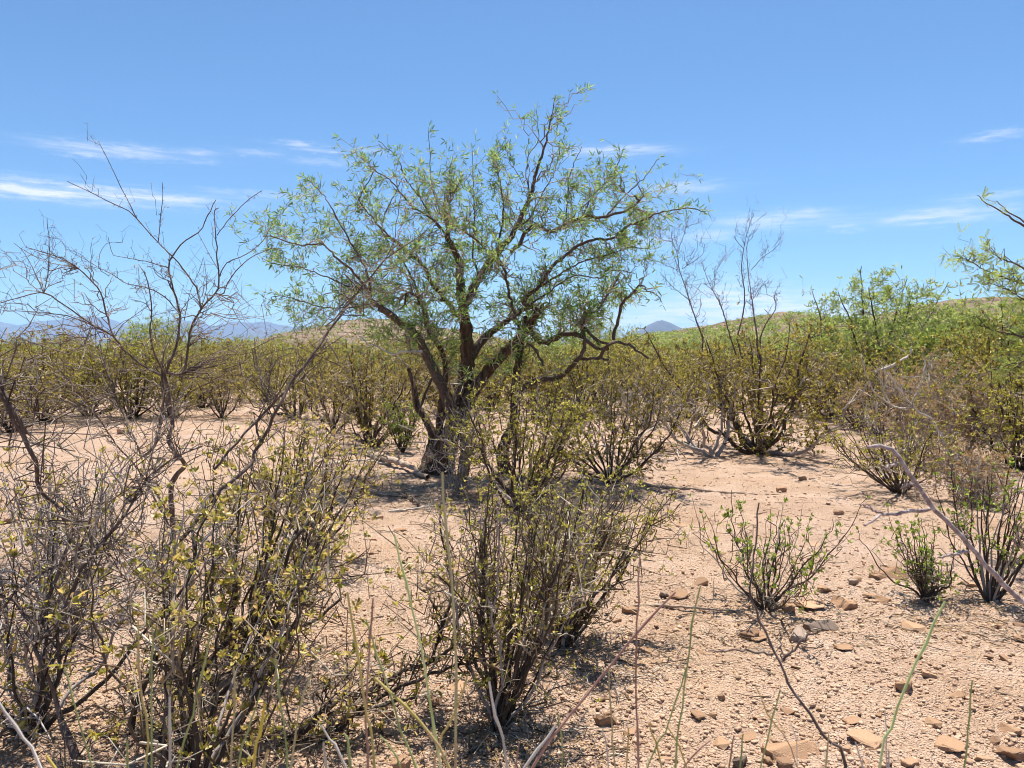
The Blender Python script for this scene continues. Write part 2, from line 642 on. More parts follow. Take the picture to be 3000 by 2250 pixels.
def build_ground():
    front = np.linspace(R(-44), R(44), 560)
    rest = np.linspace(R(44), R(316), 60)[1:-1]
    th = np.concatenate([front, rest])
    r = [0.25]
    while r[-1] < 29000:
        q = r[-1]
        if q < 2.2:
            s = .12
        elif q < 6:
            s = .018 + (q - 2.2) * .008
        elif q < 15:
            s = .05 + (q - 6) * .04
        else:
            s = q * .045
        r.append(q + s)
    r = np.array(r)
    TH, RR = np.meshgrid(th, r)
    X, Y = RR * np.sin(TH), RR * np.cos(TH)
    Z = gheight(X, Y)
    Z -= np.clip((RR - 3000) / 27000, 0, 1) * 20
    nr, na = X.shape
    V = np.stack([X, Y, Z], -1).reshape(-1, 3)
    idx = np.arange(nr * na).reshape(nr, na)
    nx = np.roll(idx, -1, 1)
    Q = np.stack([idx[:-1], idx[1:], nx[1:], nx[:-1]], -1).reshape(-1, 4)
    c = len(V)
    V = np.vstack([V, [[0, 0, float(Z[0].mean())]]])
    T = np.stack([idx[0], nx[0], np.full(na, c)], -1)
    me = mesh_arrays('ground', V, Q, T)
    return link('ground', me, M['ground'], kind='structure')


build_ground()


def ridge(name, pts, d0, depth, mat, rough, nx=220, ny=40, base=-1.0, back=.5):
    """a hill whose crest runs through display pixels pts at distance d0, sloping down towards the camera over depth"""
    w = np.array([P(u * D2, v * D2, d0) for u, v in pts])
    xs = np.linspace(w[0, 0], w[-1, 0], nx)
    zc = np.interp(xs, w[:, 0], w[:, 2])
    ys = np.concatenate([np.linspace(-1, 0, ny)[:-1], np.linspace(0, back, ny // 2)])
    Xg, S = np.meshgrid(xs, ys)
    prof = np.where(S <= 0, (1 + S) ** 1.3, np.cos(np.clip(S / back, 0, 1) * math.pi / 2))
    Z = base + (zc[None] - base) * prof
    Yg = d0 + S * depth
    sc = depth / 7.
    Z = Z + prof * rough * ((vnoise(Xg / sc + 50, Yg / sc + 50) - .5) * 1.4 + (vnoise(Xg / sc * 3.1 + 9, Yg / sc * 3.1 + 7) - .5) * .7
                            + (vnoise(Xg / sc * 9 + 9, Yg / sc * 9 + 7) - .5) * .3)
    edge = np.clip(np.minimum(np.arange(nx), np.arange(nx)[::-1]) / (nx * .06), 0, 1)[None]
    Z = base + (Z - base) * edge
    V = np.stack([Xg, Yg, Z], -1).reshape(-1, 3)
    idx = np.arange(Xg.size).reshape(Xg.shape)
    Q = np.stack([idx[:-1, :-1], idx[:-1, 1:], idx[1:, 1:], idx[1:, :-1]], -1).reshape(-1, 4)
    o = link(name, mesh_arrays(name, V, Q), mat, kind='structure')
    return (xs, Yg[:, 0], Z)


HR = ridge('hill', [(1180, 745), (1300, 735), (1380, 722), (1430, 717), (1500, 707), (1560, 694), (1620, 684), (1660, 676), (1692, 671), (1720, 677), (1800, 692),
                    (1880, 690), (1960, 668), (2050, 650), (2130, 641), (2212, 646), (2320, 650), (2480, 690), (2650, 735)], 420, 250, M['hill'], 1.6)
HL = ridge('hill', [(560, 752), (620, 740), (660, 722), (700, 702), (740, 690), (790, 684), (850, 690), (920, 705), (1000, 716), (1080, 728), (1200, 742)], 620, 300, M['hill'], 2.5)
ridge('hill', [(1330, 745), (1372, 722), (1392, 713), (1412, 700), (1432, 690), (1448, 696), (1470, 708), (1500, 718), (1560, 735)], 9000, 2500, M['mount'], 20, back=.8)
ridge('mountains', [(-900, 735), (-700, 705), (-500, 690), (-350, 712), (-200, 696), (-90, 690), (0, 703), (50, 706), (90, 697), (140, 690), (170, 684), (205, 688),
                    (235, 700), (262, 712), (290, 714), (320, 702), (355, 694), (395, 690), (420, 700), (440, 712), (465, 706), (500, 700), (545, 702),
                    (590, 702), (640, 706), (700, 716), (800, 726), (900, 735), (1050, 742)], 14000, 4500, M['mount'], 75, nx=420, ny=60, base=-14, back=.8)


# ------------------------------------------------------------------ stones
def rock_mat(name, stops):
    m, n, l = new_mat(name)
    out = n.new('ShaderNodeOutputMaterial')
    b = n.new('ShaderNodeBsdfPrincipled')
    tcx = n.new('ShaderNodeTexCoord')
    oi = n.new('ShaderNodeObjectInfo')
    ge = n.new('ShaderNodeNewGeometry')
    x = n.new('ShaderNodeTexNoise')
    x.inputs['Scale'].default_value = 22
    x.inputs['Detail'].default_value = 6
    x.inputs['Roughness'].default_value = .65
    l.new(tcx.outputs['Object'], x.inputs['Vector'])
    a = n.new('ShaderNodeMath')
    a.operation = 'ADD'
    l.new(oi.outputs['Random'], a.inputs[0])
    l.new(ge.outputs['Random Per Island'], a.inputs[1])
    fr = n.new('ShaderNodeMath')
    fr.operation = 'FRACT'
    l.new(a.outputs[0], fr.inputs[0])
    mx = n.new('ShaderNodeMix')
    mx.data_type = 'FLOAT'
    mx.inputs['Factor'].default_value = .55
    l.new(x.outputs[0], mx.inputs['A'])
    l.new(fr.outputs[0], mx.inputs['B'])
    r = ramp(n, stops)
    l.new(mx.outputs['Result'], r.inputs[0])
    l.new(r.outputs[0], b.inputs['Base Color'])
    b.inputs['Roughness'].default_value = .92
    b.inputs['Specular IOR Level'].default_value = .15
    x2 = n.new('ShaderNodeTexNoise')
    x2.inputs['Scale'].default_value = 60
    x2.inputs['Detail'].default_value = 5
    l.new(tcx.outputs['Object'], x2.inputs['Vector'])
    bp = n.new('ShaderNodeBump')
    bp.inputs['Strength'].default_value = .7
    bp.inputs['Distance'].default_value = .008
    l.new(x2.outputs[0], bp.inputs['Height'])
    l.new(bp.outputs[0], b.inputs['Normal'])
    l.new(b.outputs[0], out.inputs[0])
    return m


ST = [(.1, (.19, .115, .075)), (.4, (.36, .215, .125)), (.7, (.47, .295, .18)), (1., (.55, .39, .27))]
M['rock'] = rock_mat('sandstone', ST)
M['rock_grey'] = rock_mat('grey_stone', [(.1, (.15, .105, .08)), (.5, (.31, .23, .175)), (1., (.46, .37, .29))])
M['gravel'] = rock_mat('gravel_stone', [(.05, (.20, .125, .085)), (.4, (.40, .26, .17)), (.75, (.50, .34, .235)), (1., (.60, .47, .37))])
import bmesh


def rock_mesh(seed, flat, npt=12, bevel=True):
    g = np.random.default_rng(seed)
    p = g.normal(size=(npt, 3))
    p = np.sign(p) * np.abs(norm(p)) ** .42
    p *= np.array([1, g.uniform(.55, .95), flat])
    p[:, 2] += p[:, 0] * g.normal() * .12
    bm = bmesh.new()
    for q in p:
        bm.verts.new(q * .5)
    r = bmesh.ops.convex_hull(bm, input=bm.verts)
    bmesh.ops.delete(bm, geom=[v for v in bm.verts if not v.link_faces], context='VERTS')
    if bevel:
        bmesh.ops.dissolve_limit(bm, angle_limit=.2, verts=bm.verts, edges=bm.edges)
        bmesh.ops.bevel(bm, geom=bm.edges[:], offset=.025, segments=1, affect='EDGES', profile=.6)
        bmesh.ops.triangulate(bm, faces=bm.faces)
        bmesh.ops.subdivide_edges(bm, edges=[e for e in bm.edges if e.calc_length() > .22], cuts=1)
        for v in bm.verts:
            v.co += mathutils.Vector(g.normal(size=3) * .012)
    me = bpy.data.meshes.new('stone')
    bm.to_mesh(me)
    bm.free()
    me.materials.append(M['rock'])
    return me


rock_lib = [rock_mesh(40 + i, f) for i, f in enumerate((.35, .45, .6, .8, .3, .5, .7, .4, .55))]
small_lib = [rock_mesh(90 + i, f, 11, False) for i, f in enumerate((.4, .5, .65, .8, .35, .55, .7, .45))]
HERO = [  # display u, v of the foot, width in display px, height/width, mesh, yaw, label
    (1955, 1487, 72, 3, .9, 'blocky tan stone standing alone on bare gravel right of centre'),
    (1977, 1360, 62, 1, 2.2, 'rounded tan stone lying between the two small green shrubs'),
    (1312, 1550, 66, 3, .2, 'orange brown stone right of the foot of the central shrub'),
    (1362, 1572, 44, 1, 1.2, 'dark stone just right of the orange brown stone by the central shrub'),
    (1362, 1316, 44, 2, .5, 'wedge shaped tan stone beyond the central shrub, casting a dark shadow'),
    (1333, 1335, 26, 5, .1, 'small brown stone left of the wedge shaped tan stone'),
    (1618, 1370, 58, 6, 2.7, 'orange brown stone lying in front of the small shrub with green leaves'),
    (1780, 1354, 84, 0, .1, 'layered grey flat slab in front of the small green shrub'),
    (1708, 1318, 62, 2, 1.4, 'rounded brown stone touching the foot of the small green shrub'),
    (1757, 1312, 70, 4, .3, 'flat dark slab right of the small green shrub'),
    (1824, 1308, 72, 5, 2.0, 'rough rust brown stone right of the flat dark slab'),
    (1785, 1277, 44, 6, .8, 'small dark stone behind the rust brown stone'),
    (1640, 1374, 52, 4, .4, 'pale flat stone in front of the small green shrub'),
    (1735, 1372, 84, 0, 1.1, 'thin pale slab lying in front of the layered grey slab'),
    (1828, 1400, 46, 4, .0, 'flat chip of tan rock on smooth gravel right of the thorny twig'),
    (1722, 1632, 150, 0, .15, 'large pinkish slab at the bottom edge with a dark undercut'),
    (1875, 1600, 84, 4, 2.4, 'flat pink slab right of the thorny twig at the bottom edge'),
    (1972, 1650, 58, 2, .6, 'faceted orange stone at the bottom edge near the green blade'),
    (2062, 1612, 76, 4, .9, 'flat pink slab near the bottom right corner'),
    (2195, 1630, 80, 1, .2, 'broad tan stone in the bottom right corner'),
    (2185, 1578, 54, 5, 1.9, 'rounded orange stone at the right edge above the bottom corner'),
    (2130, 1640, 46, 2, 2.8, 'small brown stone left of the broad corner stone'),
    (1665, 1640, 40, 6, .4, 'orange chip in front of the large pinkish slab'),
    (1700, 1652, 66, 2, 1.6, 'rounded tan stone below the large pinkish slab at the bottom edge'),
    (1600, 1640, 60, 3, .9, 'grey tan stone at the bottom edge left of the large slab'),
    (1560, 1600, 50, 1, 2.0, 'brown stone right of the reddish leaning stalk'),
    (1620, 1588, 50, 4, .3, 'dark edged flat chip right of the stalks'),
    (1000, 1645, 62, 5, 1.1, 'brown stone at the bottom edge in front of the central shrub'),
    (860, 1650, 70, 3, 2.3, 'dark tan stone at the bottom edge left of the central shrub'),
    (945, 1508, 52, 0, .5, 'flat reddish slab left of the central shrub'),
    (985, 1482, 66, 5, 1.7, 'dark brown stone lying behind the low branches left of the central shrub'),
    (835, 1542, 54, 3, .8, 'orange stone under the low sweeping branches'),
    (850, 1572, 64, 0, .2, 'pale flat slab below the orange stone under the branches'),
    (800, 1578, 40, 2, 1.9, 'small pink stone under the low sweeping branches'),
    (1440, 1283, 34, 6, .6, 'small grey brown stone on the gravel beyond the leaning stalk'),
    (1470, 1288, 50, 4, .9, 'flat tan slab left of the small green shrub'),
    (1515, 1262, 40, 3, 2.9, 'tan chip left behind the small green shrub'),
    (1848, 1262, 40, 2, 1.0, 'grey stone standing behind the rust brown stone'),
    (1930, 1250, 100, 0, .3, 'broad flat orange slab beyond the gravel left of the small right shrub'),
    (1884, 1290, 34, 4, .5, 'thin flat chip right of the rust brown stone'),
    (1910, 1298, 40, 5, 2.4, 'tan chip in front of the broad flat orange slab'),
    (2100, 1272, 40, 2, .2, 'rounded dark stone between the two small shrubs at right'),
    (1815, 1112, 36, 3, .4, 'orange stone beyond the small green shrub'),
    (1690, 1060, 34, 6, 1.5, 'dark red brown stone beside the fallen stick'),
    (1735, 1035, 30, 3, .7, 'dark stone beyond the fallen stick'),
    (1415, 965, 38, 3, 1.9, 'orange red stone in the open sand right of the big tree'),
    (1120, 1122, 34, 6, .9, 'orange stone in open sand in front of the big tree'),
    (815, 1125, 30, 5, .3, 'orange stone left of the open sand before the big tree'),
    (865, 1151, 34, 4, 2.0, 'small flat orange stone in front of the big tree'),
    (805, 1172, 22, 2, .6, 'small red stone left of the grass stalk in front of the big tree'),
    (640, 908, 22, 6, .2, 'little dark stone far off in the open sand at left'),
    (265, 942, 40, 2, .2, 'dark brown stone in the sand behind the bare shrub at left'),
    (1990, 1420, 26, 6, .3, 'small dark chip on smooth gravel above the blocky stone'),
    (1900, 1540, 30, 5, .9, 'small brown chip left below the blocky stone'),
    (1845, 1555, 44, 4, .2, 'flat tan chip right of the thorny twig'),
    (2020, 1560, 44, 1, 2.2, 'flat brown chip right below the blocky stone'),
    (1660, 1595, 44, 0, .5, 'flat tan flake left of the thorny twig'),
    (1560, 1500, 24, 3, .5, 'small brown stone on the gravel right of the reddish stalk'),
    (20, 1130, 40, 2, .5, 'orange stone half hidden at the left edge behind twigs'),
    (1475, 1140, 28, 4, .6, 'dark flat stone in the sand beyond the central shrubs'),
]
taken = []
for k, (u, v, w, mi, yaw, lab) in enumerate(HERO):
    g = G(u * D2, v * D2)
    s = w * D2 / F * g[1] * .9
    o = link('stone', rock_lib[mi % len(rock_lib)])
    o.location = (g[0], g[1] + s * .2, gz(g[0], g[1] + s * .2) + s * .05)
    o.rotation_euler = (rng.normal() * .08, rng.normal() * .08, yaw)
    o.scale = (s, s * rng.uniform(.8, 1), s * rng.uniform(.8, 1.05))
    if 'grey' in lab:
        o.material_slots[0].link = 'OBJECT'
        o.material_slots[0].material = M['rock_grey']
    tag(o, lab, 'stone')
    taken.append((g[0], g[1], s))


def free_of(x, y, rad):
    return all((x - a) ** 2 + (y - b) ** 2 > (rad + s * .6) ** 2 for a, b, s in taken)


c = 0
while c < 235:
    u = rng.random() ** .75 * 1800 + 420
    v = 950 + 720 * rng.random() ** 1.0
    if u < 750 and rng.random() < .6:
        continue
    dens = vnoise(np.array([u / 170.]), np.array([v / 60. + 4]))[0]
    if dens < rng.random() * .75:
        continue
    g = G(u * D2, v * D2)
    s = (.018 + .05 * rng.random() ** 3) * (1 + .03 * g[1])
    if not free_of(g[0], g[1], s * .5):
        continue
    o = link('stone', small_lib[int(rng.integers(len(small_lib)))] if s < .045 else rock_lib[int(rng.integers(len(rock_lib)))])
    o.location = (g[0], g[1], gz(g[0], g[1]) + s * .06)
    o.rotation_euler = (rng.normal() * .15, rng.normal() * .15, rng.random() * 6.3)
    o.scale = (s * 1.15, s, s * rng.uniform(.7, 1.1))
    tag(o, 'small loose stone lying among the gravel on the sandy ground', 'stone', 'small loose stones on the sandy ground')
    taken.append((g[0], g[1], s))
    c += 1


def gravel():
    g = np.random.default_rng(3)
    n = 60000
    u = g.random(n) * 2600 - 200
    v = 900 + 860 * g.random(n) ** .8
    keep = g.random(n) < .35 + .9 * vnoise(u / 140., v / 50.)
    u, v = u[keep], v[keep]
    rx, up = (u * D2 - 1500) / F, -(v * D2 - 1125) / F
    Z = up * math.cos(PITCH) - math.sin(PITCH)
    t = -CAM_H / Z
    x, y = rx * t, (math.cos(PITCH) + up * math.sin(PITCH)) * t
    z = gheight(x, y)
    s = (.0028 + .012 * g.random(len(x)) ** 4.5) * (.8 + y * .09)
    cube = np.array([[-1, -1, -1], [1, -1, -1], [1, 1, -1], [-1, 1, -1], [-1, -1, 1], [1, -1, 1], [1, 1, 1], [-1, 1, 1]], float) * .55
    q = np.array([[0, 3, 2, 1], [4, 5, 6, 7], [0, 1, 5, 4], [1, 2, 6, 5], [2, 3, 7, 6], [3, 0, 4, 7]])
    m = len(x)
    pts = cube[None] * (1 + g.normal(size=(m, 8, 3)) * .28)
    pts *= np.stack([g.uniform(.8, 1.4, m), g.uniform(.7, 1.2, m), g.uniform(.35, .8, m)], -1)[:, None]
    a = g.random(m) * 6.3
    ca, sa = np.cos(a)[:, None], np.sin(a)[:, None]
    X = pts[..., 0] * ca - pts[..., 1] * sa
    Y = pts[..., 0] * sa + pts[..., 1] * ca
    V = np.stack([X, Y, pts[..., 2]], -1) * s[:, None, None] + np.stack([x, y, z + s * .12], -1)[:, None]
    Q = (np.arange(m)[:, None, None] * 8 + q[None]).reshape(-1, 4)
    me = mesh_arrays('gravel', V.reshape(-1, 3), Q, smooth=False)
    o = link('gravel', me, M['gravel'], kind='stuff')
    tag(o, 'fine loose gravel and chips strewn over the sandy ground', 'gravel')


gravel()


# ------------------------------------------------------------------ the big mesquite
def trace(sk, k, pts, d0, d1, r0, r1, n=None, wig=.012, wob_d=.10):
    """a limb through traced points; depth runs from d0 to d1 with some wander"""
    s = zz(k, pts) if isinstance(k, str) else pts
    m = len(s)
    dd = np.linspace(d0, d1, m) + np.concatenate([[0], rng.normal(size=max(m - 2, 0)) * wob_d, [0]])[:m]
    w = np.array([P(x, y, d) for (x, y), d in zip(s, dd)])
    L = np.linalg.norm(np.diff(w, axis=0), axis=1).sum()
    n = n or int(np.clip(L / .05, 6, 60))
    c = resample(w, n)
    c[1:-1] += rng.normal(size=(n - 2, 3)) * wig * min(.5, L) * .5
    if isinstance(r0, (list, tuple)):
        rad = np.interp(np.linspace(0, 1, n), np.linspace(0, 1, len(r0)), r0)
    else:
        rad = r0 + (r1 - r0) * np.linspace(0, 1, n) ** .8
    sk.add(c, rad)
    return c, rad


def mesquite_leaves(lv, pos, dirs, L=.085, W=.017, pairs=(2, 4), spread=.75):
    """bipinnate leaves: each a fork of two (or four) long narrow pinnae"""
    m = len(pos)
    ax = norm(norm(dirs) * .7 + norm(rng.normal(size=(m, 3))) * .8 + np.array([0, 0, .15]))
    up = norm(rng.normal(size=(m, 3)) + np.array([0, 0, 1.]))
    side = norm(np.cross(ax, up))
    pet = pos + ax * .018
    for s in (-1, 1):
        a = norm(ax + side * s * spread * (.6 + .6 * rng.random((m, 1))) + rng.normal(size=(m, 3)) * .12)
        lv.add(pet, a, L * (.65 + .6 * rng.random(m)), W * (.8 + .5 * rng.random(m)), .35, .45, up + rng.normal(size=(m, 3)) * .3)


def sample_poly(poly, n, g):
    p = np.array(poly, float)
    lo, hi = p.min(0), p.max(0)
    out = []
    while len(out) < n:
        q = lo + (hi - lo) * g.random(2)
        x, y = q
        ins = False
        j = len(p) - 1
        for i in range(len(p)):
            if (p[i, 1] > y) != (p[j, 1] > y) and x < (p[j, 0] - p[i, 0]) * (y - p[i, 1]) / (p[j, 1] - p[i, 1]) + p[i, 0]:
                ins = not ins
            j = i
        if ins:
            out.append(q)
    return np.array(out)


def big_mesquite():
    D = 9.0
    base = G(1310, 1400)
    base[2] = gz(base[0], base[1])
    root = thing('mesquite_tree', 'tall feathery green mesquite tree with thick dark trunk in the middle', 'tree', base)
    sk = Skel()
    tr = Tubes()
    # trunks: thick, ridged bark
    T = [('F', [(872, 1200), (862, 1080), (880, 930), (930, 760), (1000, 570), (1040, 350), (1030, 150), (1005, 20)], 9.0, 9.0, [.085, .062, .056, .07, .095, .088, .074, .064]),
         ('F', [(935, 1190), (925, 1060), (940, 930), (975, 800), (1010, 680), (1030, 560)], 9.1, 9.1, [.05, .04, .045, .05, .06, .05]),
         ('F', [(775, 1010), (800, 930), (815, 830), (765, 720), (712, 640), (690, 500), (655, 400)], 9.15, 9.6, [.10, .07, .055, .045, .04, .032, .02]),
         ('F', [(985, 1210), (1015, 1060), (1020, 900), (1010, 760), (1050, 600), (1150, 440), (1230, 350), (1330, 240), (1430, 130), (1500, 20)], 9.05, 8.8,
          [.08, .056, .05, .055, .072, .07, .062, .056, .05, .044]),
         ('F', [(1320, 1260), (1300, 1120), (1265, 960), (1290, 860), (1335, 760), (1345, 560), (1362, 400), (1392, 200), (1420, 60)], 8.9, 9.3, [.10, .075, .07, .06, .052, .05, .045, .04, .035]),
         ('F', [(835, 1010), (850, 900), (862, 700), (882, 520), (900, 420), (878, 300), (800, 150), (760, 20)], 9.2, 9.6, [.065, .05, .045, .042, .04, .036, .033, .03]),
         ('F', [(985, 760), (940, 660), (900, 570), (840, 450), (765, 290), (700, 180), (580, 80), (470, 0)], 8.85, 8.3, [.075, .066, .06, .056, .05, .046, .042, .038])]
    for i, (k, pts, d0, d1, rads) in enumerate(T):
        c, r = trace(sk, k, pts, d0, d1, rads, 0, n=46, wig=.01, wob_d=.05)
        if i < 6:      # the foot goes into the ground and flares
            fall = np.exp(-np.arange(46) / 5.)
            c[:, 2] -= max(0., c[0, 2] - (base[2] - .08)) * fall
            r *= 1 + .5 * fall
        t = Tubes()
        t.add(c, r, 10, wob=.34 if i in (0, 1, 3) else .2)
        link('trunk' if i in (0, 1, 3) else 'limb', t.mesh('trunk', base), M['trunk'] if i < 6 else M['limb'], root)
    L = [  # limbs
        ('B', [(1453, 1458), (1440, 1350), (1430, 1230), (1425, 1130), (1362, 1010), (1350, 900), (1335, 780), (1375, 690)], 9.0, 9.3, .072, .012),
        ('C', [(615, 1458), (520, 1400), (620, 1300), (700, 1180), (860, 1050), (970, 1000), (1090, 990), (1180, 920), (1300, 870), (1450, 810), (1600, 800), (1700, 815)], 8.8, 8.3, .05, .006),
        ('C', [(110, 1480), (150, 1400), (230, 1250), (330, 1100), (420, 1000), (480, 900), (560, 720), (600, 560), (640, 440), (675, 310), (705, 150), (722, 80)], 9.0, 9.2, .062, .005),
        ('C', [(500, 1600), (450, 1440), (410, 1290), (395, 1190), (335, 1130), (230, 1020), (150, 960)], 8.6, 8.3, .034, .012),
        ('B', [(912, 1438), (850, 1370), (760, 1230), (620, 1100), (540, 1030), (400, 1035), (270, 1000), (200, 970)], 8.3, 7.9, .034, .006),
        ('B', [(855, 1380), (830, 1210), (750, 1060), (680, 940), (600, 800), (530, 690), (450, 615)], 8.3, 8.6, .028, .005),
        ('B', [(1450, 1490), (1400, 1480), (1330, 1380), (1240, 1270), (1200, 1180), (1030, 1020), (960, 975)], 8.95, 8.5, .055, .022),
        ('B', [(1000, 1010), (900, 900), (790, 760), (785, 720), (830, 640), (870, 560)], 8.5, 8.5, .02, .006),
        ('B', [(1202, 1458), (1160, 1340), (1100, 1200), (980, 1040), (930, 900), (1000, 720), (1060, 600)], 9.6, 9.9, .034, .006),
        ('B', [(1360, 1000), (1290, 900), (1200, 830), (1110, 770), (1020, 660), (960, 600), (880, 550)], 9.2, 9.0, .026, .007),
        ('B', [(1310, 930), (1250, 860), (1170, 720), (1090, 620), (1040, 490), (990, 430), (900, 360)], 9.3, 9.4, .022, .004),
        ('B', [(1290, 820), (1262, 700), (1240, 560), (1240, 450), (1230, 330), (1226, 270)], 9.3, 9.5, .013, .003),
        ('C', [(440, 1080), (500, 1010), (520, 960), (600, 905), (690, 945), (790, 900), (900, 850), (1050, 850), (1200, 800), (1262, 750), (1232, 715)], 8.9, 8.4, .045, .014),
        ('C', [(900, 850), (960, 720), (1080, 600), (1140, 480), (1158, 440)], 8.55, 8.9, .018, .004),
        ('C', [(1050, 850), (1190, 700), (1300, 600), (1392, 470)], 8.5, 8.3, .016, .004),
        ('C', [(560, 740), (545, 640), (530, 560), (555, 450), (602, 380), (615, 330), (600, 160)], 9.1, 9.3, .018, .003),
        ('C', [(795, 890), (800, 700), (822, 560), (892, 400)], 8.6, 8.8, .017, .004),
        ('C', [(300, 1200), (360, 1000), (390, 800), (360, 620), (345, 470), (395, 340)], 9.2, 9.5, .034, .004),
        ('C', [(480, 930), (560, 850), (640, 700), (700, 600), (760, 450), (820, 410)], 9.1, 9.5, .022, .004),
        ('C', [(230, 1250), (190, 1100), (200, 900), (195, 780), (190, 560), (185, 420)], 9.1, 9.6, .028, .003),
        ('C', [(600, 1320), (760, 1220), (900, 1140), (1060, 1100), (1200, 1050), (1330, 1060)], 8.7, 8.0, .024, .004),
        ('C', [(560, 1420), (700, 1330), (850, 1230), (1000, 1250), (1100, 1200), (1240, 1220)], 9.0, 8.6, .02, .004),
        ('B', [(840, 1330), (700, 1300), (560, 1240), (400, 1180), (250, 1160), (150, 1120)], 8.3, 8.6, .018, .004),
        ('B', [(900, 1430), (740, 1440), (560, 1440), (400, 1400), (250, 1360), (180, 1420)], 8.4, 8.8, .016, .004),
        ('B', [(1240, 1640), (1215, 1560), (1195, 1480), (1155, 1375), (1090, 1345), (1075, 1420)], 8.9, 8.6, .032, .014),
        ('F', [(730, 650), (790, 500), (832, 430)], 9.3, 9.4, .034, .015),
        ('F', [(1060, 330), (1140, 210), (1250, 120), (1420, 0)], 9.0, 9.4, .06, .034),
        ('F', [(960, 720), (940, 610), (890, 540), (845, 480), (830, 430), (770, 330)], 8.75, 8.7, .045, .022),
        ('F', [(940, 490), (990, 570), (1050, 610)], 8.75, 8.6, .02, .008),
        ('F', [(870, 760), (920, 660), (985, 580)], 8.8, 8.75, .02, .012),
    ]
    for (k, pts, d0, d1, r0, r1) in L:
        if r0 < .06:
            r0 = r0 * .55
        c, r = trace(sk, k, pts, d0, d1, r0, r1 * .8, wig=.022)
        t = Tubes()
        t.add(c, r, 7, wob=.22)
        link('limb', t.mesh('limb', base), M['limb'], root)
    # dead, bare wood low on the right
    for (k, pts, d0, d1, r0, r1) in [
        ('F', [(1345, 600), (1440, 500), (1560, 462), (1640, 450), (1760, 330), (1800, 240), (1790, 110), (1830, 50)], 9.1, 8.6, .045, .016),
        ('F', [(1740, 345), (1850, 330), (1952, 340)], 8.7, 8.4, .02, .012),
        ('F', [(1880, 335), (1960, 240), (2040, 230), (2130, 270), (2212, 330)], 8.5, 8.2, .022, .012),
        ('F', [(1800, 130), (1870, 210), (1960, 240)], 8.6, 8.5, .02, .014),
        ('F', [(1420, 130), (1530, 230), (1600, 205), (1690, 172), (1780, 190), (1870, 262), (1952, 270)], 9.0, 8.8, .036, .02),
        ('C', [(905, 1620), (905, 1530), (1000, 1450), (1090, 1310), (1150, 1210)], 8.6, 8.8, .022, .006),
        ('C', [(1100, 1650), (1150, 1440), (1200, 1370), (1282, 1298)], 8.6, 8.4, .02, .012),
        ('F', [(1430, 230), (1490, 280), (1530, 380)], 8.9, 8.7, .02, .014),
        ('F', [(740, 290), (640, 285), (540, 300), (460, 250), (400, 240), (340, 190)], 8.4, 8.2, .018, .006)]:
        c, r = trace(sk, k, pts, d0, d1, r0, r1, wig=.03)
        t = Tubes()
        t.add(c, r, 6, wob=.25)
        link('dead_limb', t.mesh('dead_limb', base), M['limb'] if r0 > .018 else M['dead'], root)
    # fine branching inside the crown's outline
    poly = [(535, 600), (590, 470), (640, 430), (660, 385), (720, 410), (780, 350), (850, 330), (930, 385), (1000, 360), (1060, 305), (1110, 330), (1170, 290),
            (1205, 225), (1228, 232), (1235, 300), (1260, 360), (1330, 350), (1415, 352), (1420, 420), (1470, 432), (1530, 440), (1490, 490), (1410, 520),
            (1400, 580), (1370, 660), (1290, 740), (1190, 790), (1060, 820), (960, 800), (860, 770), (760, 740), (640, 720), (560, 650)]
    g = np.random.default_rng(8)
    q0 = sample_poly(poly, 120, g)
    cen = np.array([1000, 760])
    q = []
    for a in q0:
        o_ = (a - cen) / np.linalg.norm(a - cen)
        m_ = int(g.integers(4, 12))
        q.append(a + o_ * g.normal(size=(m_, 1)) * 44 + np.array([-o_[1], o_[0]]) * g.normal(size=(m_, 1)) * 12)
    low = [(760, 560), (1000, 480), (1320, 540), (1370, 640), (1290, 740), (1190, 790), (1060, 820), (960, 800), (860, 770), (760, 700)]
    q = np.concatenate(q + [sample_poly(poly, 160, g), sample_poly(low, 330, g)])
    cx, cy = 1020, 560
    rr = np.clip(np.hypot((q[:, 0] - cx) / 500, (q[:, 1] - cy) / 320), 0, 1)
    dep = D + g.uniform(-1, 1, len(q)) * 1.75 * np.sqrt(1 - rr ** 2 * .85)
    dep = dep * .55 + .45 * (D + 1.3 * np.sin(q[:, 0] / 37.) * np.cos(q[:, 1] / 29.))
    tg = np.array([P(u * D2, v * D2, d) for (u, v), d in zip(q, dep)])
    order = np.argsort(np.linalg.norm(tg - np.array([base[0], D, 1.6]), axis=1))
    tw = Tubes()
    sk.grow(tg[order], n=8, r0=.010, r1=.0022, jit=.35, bend=.3, maxlen=.9, tubes=tw, k=4)
    up = lambda p: (p[:, 2] > 1.0)
    sk.spurs(1500, .06, .30, up=.25, out=.9, n=5, r=.003, tubes=tw, rmax=.012, sel=up, jit=.3)
    link('twigs', tw.mesh('twigs', base), M['twig_m'], root, 'stuff')
    lv = Leaves()
    p, d, r = sk.arr()
    hi = np.array([q_ for q_ in range(len(p)) if r[q_] < .0058 and p[q_, 2] > 1.15])
    i = g.choice(hi[np.linalg.norm(p[hi] - np.array([base[0], D, 2.2]), axis=1) > g.uniform(.0, .6, len(hi))], 11500)
    mesquite_leaves(lv, p[i], d[i], L=.078, W=.0105, spread=.6)
    link('foliage', lv.mesh('foliage', base), M['leaf_m'], root, 'stuff')
    # yellow tassels hanging in the upper crown
    fl = Leaves()
